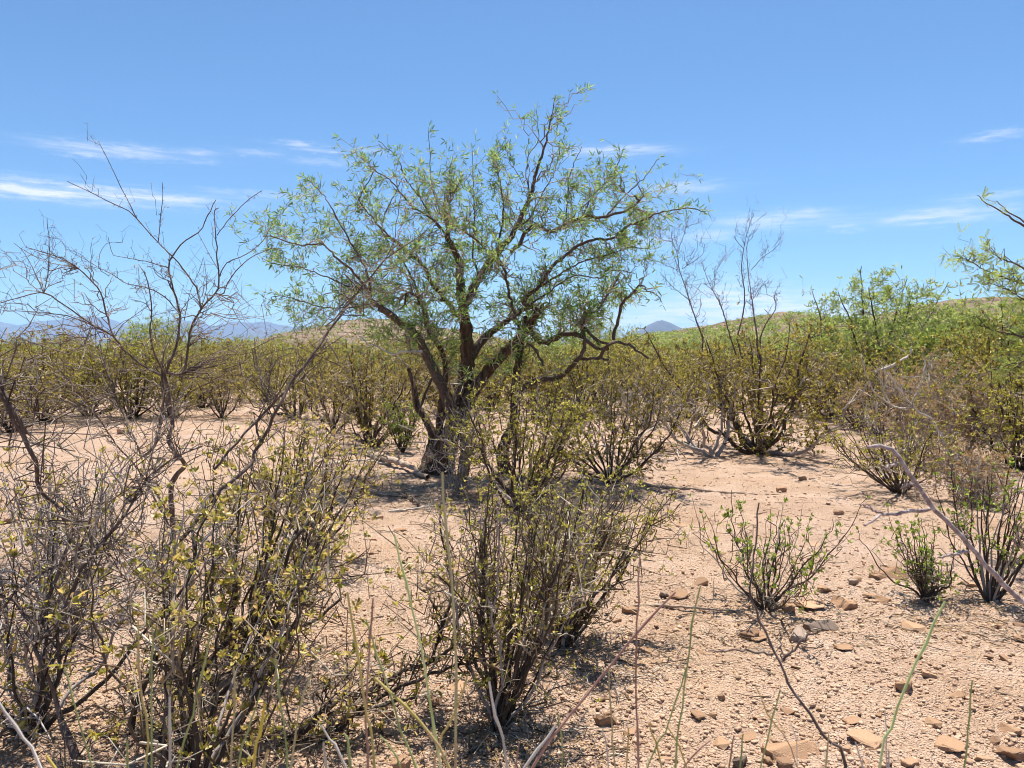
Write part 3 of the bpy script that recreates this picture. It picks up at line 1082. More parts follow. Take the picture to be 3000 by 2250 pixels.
    for (u, v, m) in [(880, 440, 60), (965, 445, 90), (975, 480, 50), (880, 500, 50), (800, 620, 40), (760, 640, 40)]:
        c = P(u * D2, v * D2, 8.6)
        fp = c + rng.normal(size=(m, 3)) * np.array([.07, .1, .09])
        fl.add(fp, rng.normal(size=(m, 3)) + np.array([0, 0, -.6]), .05, .009, .1)
    link('catkins', fl.mesh('catkins', base), M['leaf_t'], root, 'stuff')


big_mesquite()


# ------------------------------------------------------------------ bare thorny shrubs, traced against the sky
def knobs(sk, tubes, per_m=1.0, l=.014, rmin=.0016, rmax=.03, m=900):
    sk.spurs(m, l * .5, l, up=.1, out=1.5, n=3, r=.0024, tubes=tubes, k=3, rmax=rmax, jit=.1, add=False)


def bare_shrub_left():
    base = G(505, 1590)
    base[2] = gz(base[0], base[1])
    root = thing('thorn_shrub', 'tall leafless thorn shrub whose bare zigzag branches stand against the sky at left', 'shrub', base)
    d = base[1]
    sk = Skel()
    S = [
        ('E', [(1120, 1560), (1120, 1400), (1108, 1190), (1128, 1110), (1195, 1025), (1150, 950), (1088, 860), (1120, 760), (1100, 640), (1090, 540), (1065, 440)], d, d - .1, [.022, .02, .017, .015, .013], 0),
        ('A', [(1065, 1655), (1095, 1590), (1150, 1430), (1165, 1260), (1120, 1090), (1093, 960), (1117, 890), (1185, 800), (1300, 720), (1345, 620), (1400, 520)], d - .1, d + .2, .016, .0035),
        ('A', [(1085, 1640), (1190, 1640), (1235, 1370), (1300, 1235), (1400, 1120), (1420, 1060), (1410, 930), (1400, 750), (1390, 600), (1415, 575)], d - .1, d - .3, .017, .0035),
        ('A', [(1305, 1230), (1285, 1130), (1260, 1070), (1180, 960), (1110, 880), (1020, 790), (900, 660), (830, 590), (700, 530), (580, 470), (435, 400)], d - .2, d + .1, .010, .003),
        ('A', [(885, 640), (840, 550), (800, 470), (760, 390), (710, 280), (650, 165)], d, d + .2, .0065, .0025),
        ('A', [(1025, 795), (1040, 650), (1055, 500), (1052, 410)], d, d - .2, .005, .0025),
        ('A', [(1093, 962), (1000, 935), (900, 910), (800, 893), (735, 880), (715, 830), (700, 760)], d, d + .3, .006, .0025),
        ('A', [(1400, 1125), (1445, 1130), (1480, 1050), (1590, 920), (1740, 840), (1830, 850)], d - .2, d - .5, .007, .0028),
        ('A', [(1422, 1015), (1470, 930), (1600, 870), (1700, 790), (1770, 670)], d - .25, d - .1, .006, .0025),
        ('A', [(1408, 750), (1450, 690), (1530, 600), (1610, 520), (1695, 462)], d - .3, d - .6, .005, .0025),
        ('A', [(1412, 970), (1360, 880), (1290, 750)], d - .25, d, .004, .0025),
        ('A', [(1165, 1260), (1080, 1160), (980, 1100), (830, 1065), (720, 1000), (640, 960), (560, 910)], d - .1, d + .4, .007, .0028),
        ('A', [(1060, 1640), (1020, 1560), (970, 1400), (985, 1250), (960, 1070), (930, 985)], d - .05, d - .4, .011, .004),
        ('A', [(1040, 1655), (880, 1560), (740, 1410), (690, 1250), (650, 1120), (560, 1010), (470, 940), (360, 885), (250, 850), (170, 830)], d - .05, d - .4, .015, .003),
        ('A', [(740, 1410), (570, 1310), (400, 1190), (280, 1120), (140, 1150), (0, 1190)], d - .2, d - .7, .010, .004),
        ('A', [(280, 1120), (230, 1000), (160, 870), (90, 800)], d - .6, d - .5, .005, .0022),
        ('A', [(285, 1120), (310, 1000), (320, 850), (305, 640)], d - .6, d - .8, .005, .0022),
        ('A', [(700, 1010), (640, 960), (650, 860), (700, 800), (790, 800)], d + .2, d + .3, .004, .002),
        ('A', [(1300, 1230), (1340, 1090), (1320, 900)], d - .2, d - .1, .004, .002),
        ('A', [(1195, 1300), (1230, 1130), (1300, 960), (1315, 900)], d, d + .2, .004, .002),
        ('E', [(1108, 1190), (1150, 1100), (1200, 1020), (1300, 960), (1450, 900), (1520, 870)], d, d - .4, .008, .003),
        ('E', [(930, 970), (1000, 900), (1040, 760), (1060, 600), (1050, 450)], d + .1, d + .1, .018, .012),
        ('E', [(1105, 1350), (960, 1110), (920, 980), (870, 850), (800, 700), (740, 560), (700, 430), (660, 300)], d, d + .5, .017, .006),
        ('E', [(1115, 1450), (900, 1060), (760, 900), (640, 720), (560, 600), (450, 480), (330, 340)], d, d - .6, .013, .004),
        ('E', [(1070, 640), (1180, 580), (1350, 490), (1560, 370), (1700, 230)], d - .1, d - .3, .006, .0025),
        ('E', [(740, 1410 - 1217), (780, 130), (860, 60), (950, 0)], d - .2, d, .005, .0025)]
    for (k, pts, d0, d1, r0, r1) in S:
        if not isinstance(r0, list):
            r0 = r0 * .68
        c, r = trace(sk, k, pts, d0, d1, r0, r1 * .8, wig=.008, wob_d=.05)
        t = Tubes()
        t.add(c, r, 6, wob=.2)
        link('branch', t.mesh('branch', base), M['bare'], root)
    tw = Tubes()
    g = np.random.default_rng(4)
    q = sample_poly([(-60, 560), (60, 480), (200, 520), (330, 560), (440, 620), (500, 560), (560, 620), (600, 740), (560, 860), (420, 900), (250, 950), (60, 960), (-60, 900)], 230, g)
    tg = np.array([P(u * D2, v * D2, d + g.normal() * .45) for u, v in q])
    sk.grow(tg[np.argsort(np.linalg.norm(tg - np.array([base[0], d, 1.0]), axis=1))], n=8, r0=.0045, r1=.0016, jit=.2, maxlen=.8, tubes=tw, k=4)
    sk.spurs(650, .05, .26, up=.5, out=.6, n=5, r=.002, tubes=tw, rmax=.012, jit=.35)
    knobs(sk, tw, m=3600, l=.026)
    link('twigs', tw.mesh('twigs', base), M['bare_twig'], root, 'stuff')
    lv = Leaves()
    p, dd, r = sk.arr()
    lo = np.where((r < .004))[0]
    i = g.choice(lo, 900)
    lv.add(p[i], dd[i] + rng.normal(size=(900, 3)), .013, .006, .2)
    link('buds', lv.mesh('buds', base), M['leaf_s'], root, 'stuff')


bare_shrub_left()


def leaning_thorn():
    base = G(215, 2300)
    base[2] = gz(base[0], base[1])
    root = thing('thorn_shrub', 'sprawling dark stemmed thorn shrub at bottom left sending long bare branches up to the right', 'shrub', base)
    d = base[1]
    sk = Skel()
    S = [
        ('H', [(520, 1800), (480, 1550), (380, 1280), (280, 1000), (215, 830), (180, 700), (100, 580), (0, 530), (-120, 480)], d, d + .2, [.022, .02, .017, .014, .012, .010, .008], 0),
        ('H', [(225, 860), (300, 600), (400, 330), (470, 130), (520, 0)], d + .05, d + .4, .012, .007),
        ('H', [(240, 850), (380, 700), (480, 500), (560, 330), (680, 170), (800, 30)], d + .05, d + .3, .010, .008),
        ('E', [(800, 1360), (960, 1110), (1100, 990), (1310, 900)], d + .3, d + .5, .008, .004),
        ('E', [(960, 1130), (1060, 1060), (1180, 950), (1260, 800)], d + .4, d + .6, .005, .003),
        ('H', [(300, 1010), (380, 900), (560, 560), (550, 400), (600, 250)], d, d + .3, .008, .004),
        ('E', [(-160, 860), (-60, 500), (0, 560), (60, 680), (140, 820), (210, 950), (240, 1050), (235, 1150), (290, 1230), (420, 1320)], d + .2, d + .4, [.012, .013, .014, .016, .017, .016, .014, .013], 0),
        ('E', [(0, 450), (30, 560), (90, 680), (170, 820)], d + .3, d + .3, .01, .012),
        ('H', [(-60, 1000), (-20, 700), (150, 480), (420, 330), (700, 240), (860, 60)], d, d + .6, .011, .004)]
    for (k, pts, d0, d1, r0, r1) in S:
        r0 = [q_ * (.5 if q_ < .018 else .8) for q_ in r0] if isinstance(r0, list) else r0 * .65
        c, r = trace(sk, k, pts, d0, d1, r0, r1 * .8, wig=.012, wob_d=.03)
        t = Tubes()
        t.add(c, r, 6, wob=.22)
        link('branch', t.mesh('branch', base), M['bare'], root)
    # the long wand that leans across to the tree
    S2 = [
        ('E', [(1060, 1650), (1090, 1600), (1230, 1440), (1400, 1220), (1600, 1040), (1690, 880), (1800, 650), (1880, 500), (2000, 340), (2100, 200), (2212, 50)], 3.4, 4.0, .018, .010),
        ('B', [(660, 1490), (720, 1400), (860, 1230), (1000, 1090), (1130, 1010), (1290, 870)], 4.0, 4.2, .010, .0025),
        ('E', [(1380, 1060), (1530, 890), (1640, 760), (1760, 640), (1870, 530)], 3.7, 3.85, .010, .009),
        ('E', [(1700, 880), (1660, 760), (1740, 560), (1740, 480), (1790, 350), (1880, 300)], 3.8, 3.9, .007, .003),
        ('E', [(1740, 600), (1700, 500), (1670, 400), (1660, 300), (1650, 200)], 3.85, 4.0, .006, .003),
        ('E', [(1680, 320), (1780, 290), (1900, 265)], 3.9, 3.9, .003, .002),
        ('E', [(1960, 400), (2060, 300), (2160, 230), (2212, 190)], 3.9, 4.1, .006, .0045),
        ('B', [(560, 1560), (700, 1450), (900, 1400), (1010, 1320), (1160, 1240)], 4.0, 4.3, .006, .0025),
        ('B', [(870, 1220), (980, 1080), (1020, 900), (1060, 640)], 4.1, 4.2, .005, .002)]
    b2 = G(480, 2270)
    b2[2] = gz(b2[0], b2[1])
    root2 = thing('thorn_shrub', 'long bare wand like shrub leaning right from the thicket towards the big tree', 'shrub', b2)
    sk2 = Skel()
    w0 = np.array([b2, b2 + np.array([.0, .05, .3]), P(1060 * ZS, 900 + 1650 * ZS, 3.4)])
    c = resample(w0, 20)
    r = np.linspace(.016, .011, 20)
    sk2.add(c, r)
    t = Tubes()
    t.add(c, r, 6, wob=.2)
    link('branch', t.mesh('branch', b2), M['bare'], root2)
    for (k, pts, d0, d1, r0, r1) in S2:
        c, r = trace(sk2, k, pts, d0, d1, r0 * .6, r1 * .6, wig=.012, wob_d=.03)
        t = Tubes()
        t.add(c, r, 6, wob=.22)
        link('branch', t.mesh('branch', b2), M['bare'], root2)
    for (rt, s_, b_, n1, n2) in ((root, sk, base, 130, 260), (root2, sk2, b2, 60, 200)):
        tw = Tubes()
        s_.spurs(n1, .15, .5, up=.35, out=.7, n=8, r=.0035, tubes=tw, rmax=.02, jit=.45)
        s_.spurs(n2, .05, .2, up=.3, out=.8, n=5, r=.0018, tubes=tw, rmax=.01, jit=.35)
        knobs(s_, tw, m=1500, l=.014)
        link('twigs', tw.mesh('twigs', b_), M['bare_twig'], rt, 'stuff')
        lv = Leaves()
        p, dd, r = s_.arr()
        i = rng.choice(np.where(r < .004)[0], 420)
        lv.add(p[i], dd[i] + rng.normal(size=(420, 3)), .011, .005, .2)
        link('buds', lv.mesh('buds', b_), M['leaf_s'], rt, 'stuff')


leaning_thorn()


# ------------------------------------------------------------------ shrubs grown by rule
def shrub_mesh(seed, H, Wd, nstem, r0, nsec, ntw, nleaf, leafL, leafW, lean=(0, 0), tilt=(.15, 1.0), zig=.25, sec_len=.5, tw_len=(.04, .14), flat=.0,
               twr=.0018, leaf_lo=.25, k=5, cluster=0, secr=.45, upw=.35):
    """grows stems, twigs and leaves round the origin; returns list of stem arrays, Tubes, Leaves"""
    g = np.random.default_rng(seed)
    sk = Skel()
    stems = []
    for i in range(nstem):
        az = 2 * math.pi * (i + g.random() * .8) / nstem * (1 if nstem < 8 else 2.618)
        th = tilt[0] + (tilt[1] - tilt[0]) * g.random() ** .8
        dx, dy = math.cos(az) * math.sin(th), math.sin(az) * math.sin(th)
        ln = H / max(math.cos(th), .55) * (g.uniform(.7, 1.05) if g.random() < .8 else g.uniform(.3, .6))
        m = 14
        t = np.linspace(0, 1, m)
        # leaves the crown of the root at a slant, then turns upward
        out_ = ln * (t * .95 - .28 * t ** 2)
        hz_ = ln * (math.cos(th) * t + upw * math.sin(th) * t ** 2)
        pts = np.stack([dx * out_ + lean[0] * H * t ** 1.2, dy * out_ + lean[1] * H * t ** 1.2, hz_ * H / max(hz_[-1], H * .6) * g.uniform(.8, 1.0)], -1)
        pts[:, :2] += np.array([math.cos(az), math.sin(az)]) * r0 * 2.2 * g.random()
        step = ln / m
        wnd = np.cumsum(g.normal(size=(m, 3)) * zig * step * .5, axis=0)
        wnd -= wnd[0]
        pts += wnd
        pts[:, 2] = np.maximum(pts[:, 2], -.02 + .04 * t)
        pts[0, 2] = -.03
        rad = r0 * g.uniform(.6, 1.15) * (1 - .82 * t ** .8)
        pts = resample(pts, 22)
        rad = np.interp(np.linspace(0, 1, 22), t, rad)
        sk.add(pts, rad)
        stems.append((pts, rad))
    tw = Tubes()
    # secondary branches reach points spread through the shrub's volume
    p, d, r = sk.arr()
    tip = p[r < r0 * .6]
    tg = tip[g.integers(0, len(tip), nsec)] + g.normal(size=(nsec, 3)) * np.array([Wd * .16, Wd * .16, H * .13])
    tg[:, 2] = np.clip(tg[:, 2], .05 * H, H * 1.08)
    sk.grow(tg[np.argsort(np.linalg.norm(tg, axis=1))], n=8, r0=r0 * secr, r1=twr * 1.0, jit=zig * 1.6, maxlen=sec_len * H, tubes=tw, k=4 if k > 4 else 3)
    if ntw:
        sk.spurs(ntw, tw_len[0], tw_len[1], up=.45, out=.75, n=5, r=twr, tubes=tw, rmax=r0 * .6, jit=.35)
    lv = None
    if nleaf:
        lv = Leaves()
        p, d, r = sk.arr()
        ok = np.where((r < twr * 1.15) & (p[:, 2] > leaf_lo * H * g.random(len(p))))[0]
        if cluster:
            cpos = g.choice(ok, max(nleaf // cluster, 1))
            i = np.repeat(cpos, cluster)
        else:
            i = g.choice(ok, nleaf)
        m = len(i)
        ax = norm(norm(d[i]) * .55 + norm(g.normal(size=(m, 3))) * .9 + np.array([0, 0, .35]))
        off = norm(g.normal(size=(m, 3))) * (leafL * .25)
        lv.add(p[i] + off, ax, leafL * g.uniform(.6, 1.25, m), leafW * g.uniform(.7, 1.25, m), .22)
    return stems, tw, lv


def shrub(name, label, cat, base, stem_mat, twig_mat, leafm, group=None, split=True, rz=0., sc=1., **kw):
    stems, tw, lv = shrub_mesh(**kw)
    root = thing(name, label, cat, base, rz, sc, group)
    k = kw.get('k', 5)
    if split:
        for j, (pts, rad) in enumerate(stems):
            t = Tubes()
            t.add(pts, rad, k, wob=.25)
            link('stem', t.mesh('stem'), M['grey'] if j % 5 == 2 else stem_mat, root)
    else:
        t = Tubes()
        t.add(np.array([a for a, b in stems]), np.array([b for a, b in stems]), k, wob=.2)
        link('stems', t.mesh('stems'), stem_mat, root)
    link('twigs', tw.mesh('twigs'), twig_mat, root, 'stuff')
    if lv:
        link('foliage', lv.mesh('foliage'), leafm, root, 'stuff')
    return root


def foot(u, v):
    g = G(u * D2, v * D2)
    return (g[0], g[1], gz(g[0], g[1]))


C, TW = M['stem_c'], M['twig_c']
# near shrubs, one by one
shrub('desert_shrub', 'many stemmed olive leafed shrub in the centre foreground, fanning up from one foot', 'shrub', foot(1082, 1558), C, TW, M['leaf_cg'],
      seed=21, H=.98, Wd=.85, nstem=30, r0=.0095, nsec=260, ntw=700, nleaf=3400, leafL=.016, leafW=.008, lean=(.12, .1), tilt=(.02, .6), zig=.34, tw_len=(.03, .12), cluster=3, leaf_lo=.3, sec_len=.35)
shrub('desert_shrub', 'dense twiggy shrub leaning right behind the central foreground shrub', 'shrub', foot(1215, 1385), C, TW, M['leaf_cg'],
      seed=22, H=.9, Wd=1.0, nstem=26, r0=.010, nsec=280, ntw=800, nleaf=4400, leafL=.018, leafW=.009, lean=(.2, 0), tilt=(.05, .75), zig=.34, tw_len=(.03, .14), cluster=3, leaf_lo=.3, sec_len=.35)
shrub('desert_shrub', 'bushy yellow green shrub right in front of the big tree trunk', 'shrub', foot(1125, 1115), C, TW, M['leaf_cg'],
      seed=23, H=1.2, Wd=1.6, nstem=22, r0=.018, nsec=260, ntw=900, nleaf=8200, leafL=.028, leafW=.013, lean=(.12, .1), tilt=(.1, .95), zig=.3, tw_len=(.05, .2), cluster=4, leaf_lo=.3, twr=.0024)
shrub('desert_shrub', 'thin half dead shrub of grey twigs crowding the foot of the big trunk', 'shrub', foot(985, 1075), M['grey'], M['grey'], M['leaf_cg'],
      seed=38, H=.95, Wd=1.0, nstem=14, r0=.009, nsec=120, ntw=330, nleaf=900, leafL=.026, leafW=.012, lean=(.05, .1), tilt=(.05, .8), zig=.5, tw_len=(.05, .2), cluster=4, twr=.002, leaf_lo=.3)
shrub('desert_shrub', 'wide olive yellow shrub right of the big tree, half hidden by twigs', 'shrub', foot(1320, 1050), C, TW, M['leaf_c'],
      seed=24, H=1.2, Wd=1.8, nstem=20, r0=.018, nsec=260, ntw=900, nleaf=7600, leafL=.028, leafW=.013, tilt=(.1, 1.1), zig=.3, tw_len=(.05, .2), cluster=4, twr=.0024)
shrub('desert_shrub', 'small open shrub with bright green leaves on bare gravel right of centre', 'shrub', foot(1652, 1308), C, TW, M['leaf_g'],
      seed=25, H=.62, Wd=.85, nstem=17, r0=.0085, nsec=75, ntw=150, nleaf=1300, leafL=.022, leafW=.0105, lean=(.1, 0), tilt=(.05, 1.15), zig=.35, tw_len=(.03, .1), cluster=5, sec_len=.4, leaf_lo=.15)
shrub('desert_shrub', 'small shrub with green leaves and slanting dark stems near the right edge', 'shrub', foot(2002, 1298), C, TW, M['leaf_g'],
      seed=26, H=.52, Wd=.6, nstem=16, r0=.008, nsec=70, ntw=150, nleaf=1100, leafL=.022, leafW=.0105, lean=(-.14, 0), tilt=(.05, .95), zig=.35, tw_len=(.03, .1), cluster=5, sec_len=.4, leaf_lo=.15)
shrub('desert_shrub', 'taller dark stemmed shrub with green leaf tufts at the right edge', 'shrub', foot(2140, 1300), C, TW, M['leaf_g'],
      seed=27, H=.85, Wd=.8, nstem=18, r0=.010, nsec=90, ntw=220, nleaf=1100, leafL=.022, leafW=.011, lean=(.12, 0), tilt=(.05, .7), zig=.22, tw_len=(.03, .12), cluster=5, sec_len=.4, leaf_lo=.2)
shrub('desert_shrub', 'sprawling twiggy shrub with sparse green leaves beyond the pale foreground branch', 'shrub', foot(1945, 1062), C, TW, M['leaf_cg'],
      seed=28, H=.85, Wd=1.4, nstem=26, r0=.014, nsec=170, ntw=420, nleaf=3000, leafL=.028, leafW=.013, lean=(-.1, 0), tilt=(.2, 1.25), zig=.35, tw_len=(.05, .2), cluster=4, twr=.0024)
# the creosote on the right with its thick twisted stems
shrub('creosote_bush', 'big olive yellow creosote bush with twisted dark stems right of the tree', 'shrub', foot(1640, 976), C, TW, M['leaf_c'],
      seed=29, H=1.75, Wd=2.4, nstem=17, r0=.038, nsec=330, ntw=1300, nleaf=17000, leafL=.036, leafW=.017, tilt=(.1, 1.15), zig=.45, tw_len=(.06, .22), cluster=5, twr=.003, leaf_lo=.1, k=6)
shrub('creosote_bush', 'bare footed leaning bush with two forked grey stems left of the creosote', 'shrub', foot(1535, 985), M['grey'], TW, M['leaf_c'],
      seed=30, H=1.15, Wd=1.5, nstem=6, r0=.032, nsec=90, ntw=330, nleaf=1300, leafL=.032, leafW=.015, lean=(-.25, .2), tilt=(.4, 1.1), zig=.5, tw_len=(.06, .22), cluster=5, twr=.003, k=6)
shrub('creosote_bush', 'bushy creosote left of the big tree, its twigs touching the trunk', 'shrub', foot(800, 962), C, TW, M['leaf_c'],
      seed=31, H=1.6, Wd=2.2, nstem=20, r0=.026, nsec=300, ntw=1100, nleaf=10000, leafL=.034, leafW=.016, tilt=(.1, 1.0), zig=.4, tw_len=(.06, .24), cluster=5, twr=.003, leaf_lo=.15)
shrub('creosote_bush', 'short bright green bush tight against the left side of the tree trunk', 'shrub', foot(868, 975), C, TW, M['leaf_g'],
      seed=32, H=.75, Wd=.7, nstem=14, r0=.014, nsec=90, ntw=260, nleaf=2400, leafL=.034, leafW=.016, tilt=(.05, .6), zig=.3, tw_len=(.05, .16), cluster=5, twr=.003, leaf_lo=.05)

# left foreground thicket
shrub('desert_shrub', 'tangled shrub with yellow olive leaves filling the bottom left foreground', 'shrub', foot(430, 1690), C, TW, M['leaf_s'],
      seed=33, H=.92, Wd=1.3, nstem=16, r0=.012, nsec=150, ntw=480, nleaf=1900, twr=.0014, leafL=.026, leafW=.0125, lean=(.1, .25), tilt=(.1, 1.1), zig=.4, tw_len=(.03, .14), cluster=4, leaf_lo=.1, sec_len=.4)
shrub('desert_shrub', 'twiggy shrub with dry curled leaves at the lower left edge', 'shrub', foot(70, 1590), C, M['grey'], M['leaf_s'],
      seed=34, H=.95, Wd=1.2, nstem=17, r0=.011, nsec=180, ntw=650, nleaf=1900, twr=.0014, leafL=.026, leafW=.0125, lean=(-.05, .2), tilt=(.1, 1.0), zig=.4, tw_len=(.03, .14), cluster=4, leaf_lo=.1, sec_len=.4)
shrub('desert_shrub', 'golden leafed shrub with dark upright stems left of the central open sand', 'shrub', foot(520, 1435), C, TW, M['leaf_s'],
      seed=35, H=1.12, Wd=1.3, nstem=17, r0=.012, nsec=180, ntw=560, nleaf=2900, twr=.0015, leafL=.026, leafW=.0125, lean=(.2, .1), tilt=(.05, .8), zig=.35, tw_len=(.03, .16), cluster=4, leaf_lo=.25, sec_len=.4)
shrub('desert_shrub', 'greyish twiggy shrub behind the thicket at the left edge', 'shrub', foot(150, 1350), M['grey'], M['grey'], M['leaf_s'],
      seed=36, H=1.05, Wd=1.4, nstem=18, r0=.011, nsec=170, ntw=400, nleaf=1500, leafL=.024, leafW=.011, lean=(0, .05), tilt=(.1, 1.0), zig=.4, tw_len=(.03, .18), cluster=4, leaf_lo=.2, sec_len=.4)
shrub('desert_shrub', 'pale leafed shrub left of the open sand before the big tree', 'shrub', foot(660, 1215), C, TW, M['leaf_s'],
      seed=37, H=1.0, Wd=1.2, nstem=18, r0=.012, nsec=170, ntw=460, nleaf=3000, leafL=.026, leafW=.012, lean=(.05, 0), tilt=(.05, .9), zig=.35, tw_len=(.04, .18), cluster=4, leaf_lo=.2, sec_len=.4, twr=.002)
# long low boughs sweeping right from the thicket
lb = G(600 * D2, 1670 * D2)
lb[2] = gz(lb[0], lb[1])
low = thing('desert_shrub', 'low shrub with dark boughs sweeping right along the ground to the central shrub', 'shrub', lb)
skl = Skel()
for (k, pts, d0, d1, r0, r1) in [
    ('I', [(-420, 1560), (-150, 1330), (0, 1200), (200, 1150), (400, 1030), (600, 960), (720, 850), (760, 660), (860, 630), (1000, 600)], 2.9, 3.3, .017, .004),
    ('I', [(-420, 1580), (-100, 1400), (150, 1270), (340, 1150), (500, 1090), (700, 1000), (900, 960), (1000, 950)], 2.85, 3.2, .015, .003),
    ('I', [(-400, 1600), (-200, 1560), (0, 1400), (120, 1310), (300, 1250), (480, 1200)], 2.85, 2.95, .014, .006),
    ('I', [(590, 950), (650, 740), (590, 600), (540, 520), (480, 470)], 3.1, 3.4, .008, .003),
    ('I', [(650, 740), (700, 600), (720, 480), (690, 300), (640, 60)], 3.2, 3.4, .008, .003),
    ('I', [(720, 850), (850, 870), (1000, 870), (1060, 800)], 3.2, 3.1, .005, .002),
    ('H', [(1000, 1700), (1150, 1170), (1400, 930), (1600, 700), (1800, 450), (1900, 200), (2000, 60)], 2.85, 3.2, .016, .006),
    ('H', [(1250, 1700), (1400, 1250), (1620, 960), (1850, 800), (2060, 690), (2212, 560)], 2.85, 3.0, .014, .005),
    ('H', [(900, 1700), (860, 1400), (940, 1100), (1050, 850), (1180, 600), (1260, 380), (1250, 150)], 2.8, 3.2, .013, .005)]:
    c, r = trace(skl, k, pts, d0, d1, r0, r1, wig=.02, wob_d=.04)
    t = Tubes()
    t.add(c, r, 6, wob=.25)
    link('bough', t.mesh('bough', lb), C, low)
tw = Tubes()
skl.spurs(170, .1, .38, up=.3, out=.7, n=8, r=.004, tubes=tw, rmax=.02, jit=.45)
skl.spurs(620, .04, .16, up=.35, out=.8, n=5, r=.0018, tubes=tw, rmax=.006, jit=.35)
link('twigs', tw.mesh('twigs', lb), TW, low, 'stuff')
lv = Leaves()
p, d, r = skl.arr()
i = np.repeat(rng.choice(np.where(r < .003)[0], 300), 4)
lv.add(p[i] + rng.normal(size=(len(i), 3)) * .005, norm(d[i]) * .5 + norm(rng.normal(size=(len(i), 3))), .026, .0125, .22)
link('foliage', lv.mesh('foliage', lb), M['leaf_s'], low, 'stuff')


# ------------------------------------------------------------------ tall bare shrubs right of the tree
def sky_bare(label, base_uv, dist, S, seed):
    g0 = P(base_uv[0] * D2, 900, dist)
    base = np.array([g0[0], dist, gz(g0[0], dist)])
    root = thing('thorn_shrub', label, 'shrub', base)
    sk = Skel()
    for (pts, dd, r0, r1) in S:
        pts = zz('C', pts)
        if r0 > .011:            # starts at the ground
            st = P(pts[0][0], pts[0][1], dist)
            w = np.array([base, base * .5 + st * .5 + np.array([.05, 0, 0]), st])
            c = resample(w, 14)
            r = np.linspace(r0 * 1.5, r0, 14)
            sk.add(c, r)
            t = Tubes()
            t.add(c, r, 5, wob=.2)
            link('branch', t.mesh('branch', base), M['bare'], root)
        c, r = trace(sk, None, pts, dist, dist + dd, r0, r1, wig=.01, wob_d=.06)
        t = Tubes()
        t.add(c, r, 5, wob=.2)
        link('branch', t.mesh('branch', base), M['bare'], root)
    tw = Tubes()
    sk.spurs(70, .2, .6, up=.5, out=.6, n=8, r=.005, tubes=tw, rmax=.02, jit=.4, sel=lambda p: p[:, 2] > 1.3)
    sk.spurs(200, .06, .25, up=.35, out=.8, n=5, r=.0032, tubes=tw, rmax=.01, jit=.3, sel=lambda p: p[:, 2] > 1.3)
    knobs(sk, tw, m=700, l=.03)
    link('twigs', tw.mesh('twigs', base), M['bare_twig'], root, 'stuff')


sky_bare('tall bare shrub with thin grey wands against the sky just right of the big tree', (1490, 800), 13.0, [
    ([(1680, 1640), (1620, 1480), (1570, 1320), (1530, 1200), (1510, 1080), (1480, 1010), (1475, 950)], .3, .014, .003),
    ([(1510, 1080), (1545, 1000), (1570, 920), (1590, 850)], .1, .005, .003),
    ([(1480, 1015), (1420, 1000), (1380, 970), (1365, 930)], .3, .005, .003),
    ([(1530, 1200), (1450, 1170), (1380, 1140)], .3, .005, .003),
    ([(1545, 1190), (1620, 1140), (1680, 1090), (1690, 1030)], -.3, .005, .003),
    ([(1600, 1400), (1480, 1300), (1400, 1210)], .4, .006, .003),
    ([(1570, 920), (1620, 900), (1665, 890)], .1, .004, .003)], 1)
sky_bare('second tall bare shrub with fanned wands against low cloud left of the green bushes', (1640, 800), 12.6, [
    ([(1900, 1640), (1940, 1480), (1950, 1350), (1930, 1180), (1945, 1060), (1970, 950), (2010, 830)], .3, .014, .003),
    ([(2030, 1620), (2010, 1480), (1990, 1330), (1970, 1180), (1965, 1050), (1980, 980)], -.3, .012, .003),
    ([(1860, 1640), (1800, 1440), (1720, 1280), (1690, 1200), (1670, 1150)], .5, .012, .003),
    ([(1990, 1200), (2060, 1120), (2130, 1070), (2190, 1015)], -.3, .005, .003),
    ([(1750, 1330), (1770, 1200), (1810, 1130)], .4, .005, .003),
    ([(1945, 1060), (1900, 1010), (1885, 980)], .2, .004, .003),
    ([(2000, 1390), (2060, 1300), (2110, 1280)], -.2, .005, .003),
    ([(2050, 1640), (2090, 1540), (2150, 1450), (2140, 1350)], -.4, .012, .004)], 2)

# ------------------------------------------------------------------ bushes behind: a few kinds, copied one by one
protos = []
PK = [dict(seed=51, H=1.5, Wd=2.2, nstem=16, r0=.024, nsec=200, ntw=700, nleaf=9000, leafL=.042, leafW=.021, tilt=(.1, 1.1), zig=.4, tw_len=(.08, .26), cluster=6, twr=.0035, leaf_lo=.15, k=4),
      dict(seed=52, H=1.6, Wd=2.0, nstem=14, r0=.024, nsec=180, ntw=650, nleaf=8200, leafL=.042, leafW=.021, tilt=(.1, .9), zig=.45, tw_len=(.08, .28), cluster=6, twr=.0035, leaf_lo=.2, k=4),
      dict(seed=53, H=1.3, Wd=2.2, nstem=18, r0=.022, nsec=200, ntw=700, nleaf=9000, leafL=.042, leafW=.021, tilt=(.2, 1.2), zig=.4, tw_len=(.08, .26), cluster=6, twr=.0035, leaf_lo=.05, k=4),
      dict(seed=54, H=1.45, Wd=1.7, nstem=12, r0=.024, nsec=170, ntw=600, nleaf=2200, leafL=.04, leafW=.018, tilt=(.1, 1.0), zig=.55, tw_len=(.08, .3), cluster=6, twr=.0035, leaf_lo=.4, k=4),
      dict(seed=55, H=1.75, Wd=2.5, nstem=18, r0=.028, nsec=230, ntw=750, nleaf=10500, leafL=.044, leafW=.022, tilt=(.1, 1.15), zig=.5, tw_len=(.08, .3), cluster=7, twr=.0035, leaf_lo=.02, k=4)]
proto_mat = [M['leaf_c'], M['leaf_cg'], M['leaf_c'], M['leaf_s'], M['leaf_cg']]
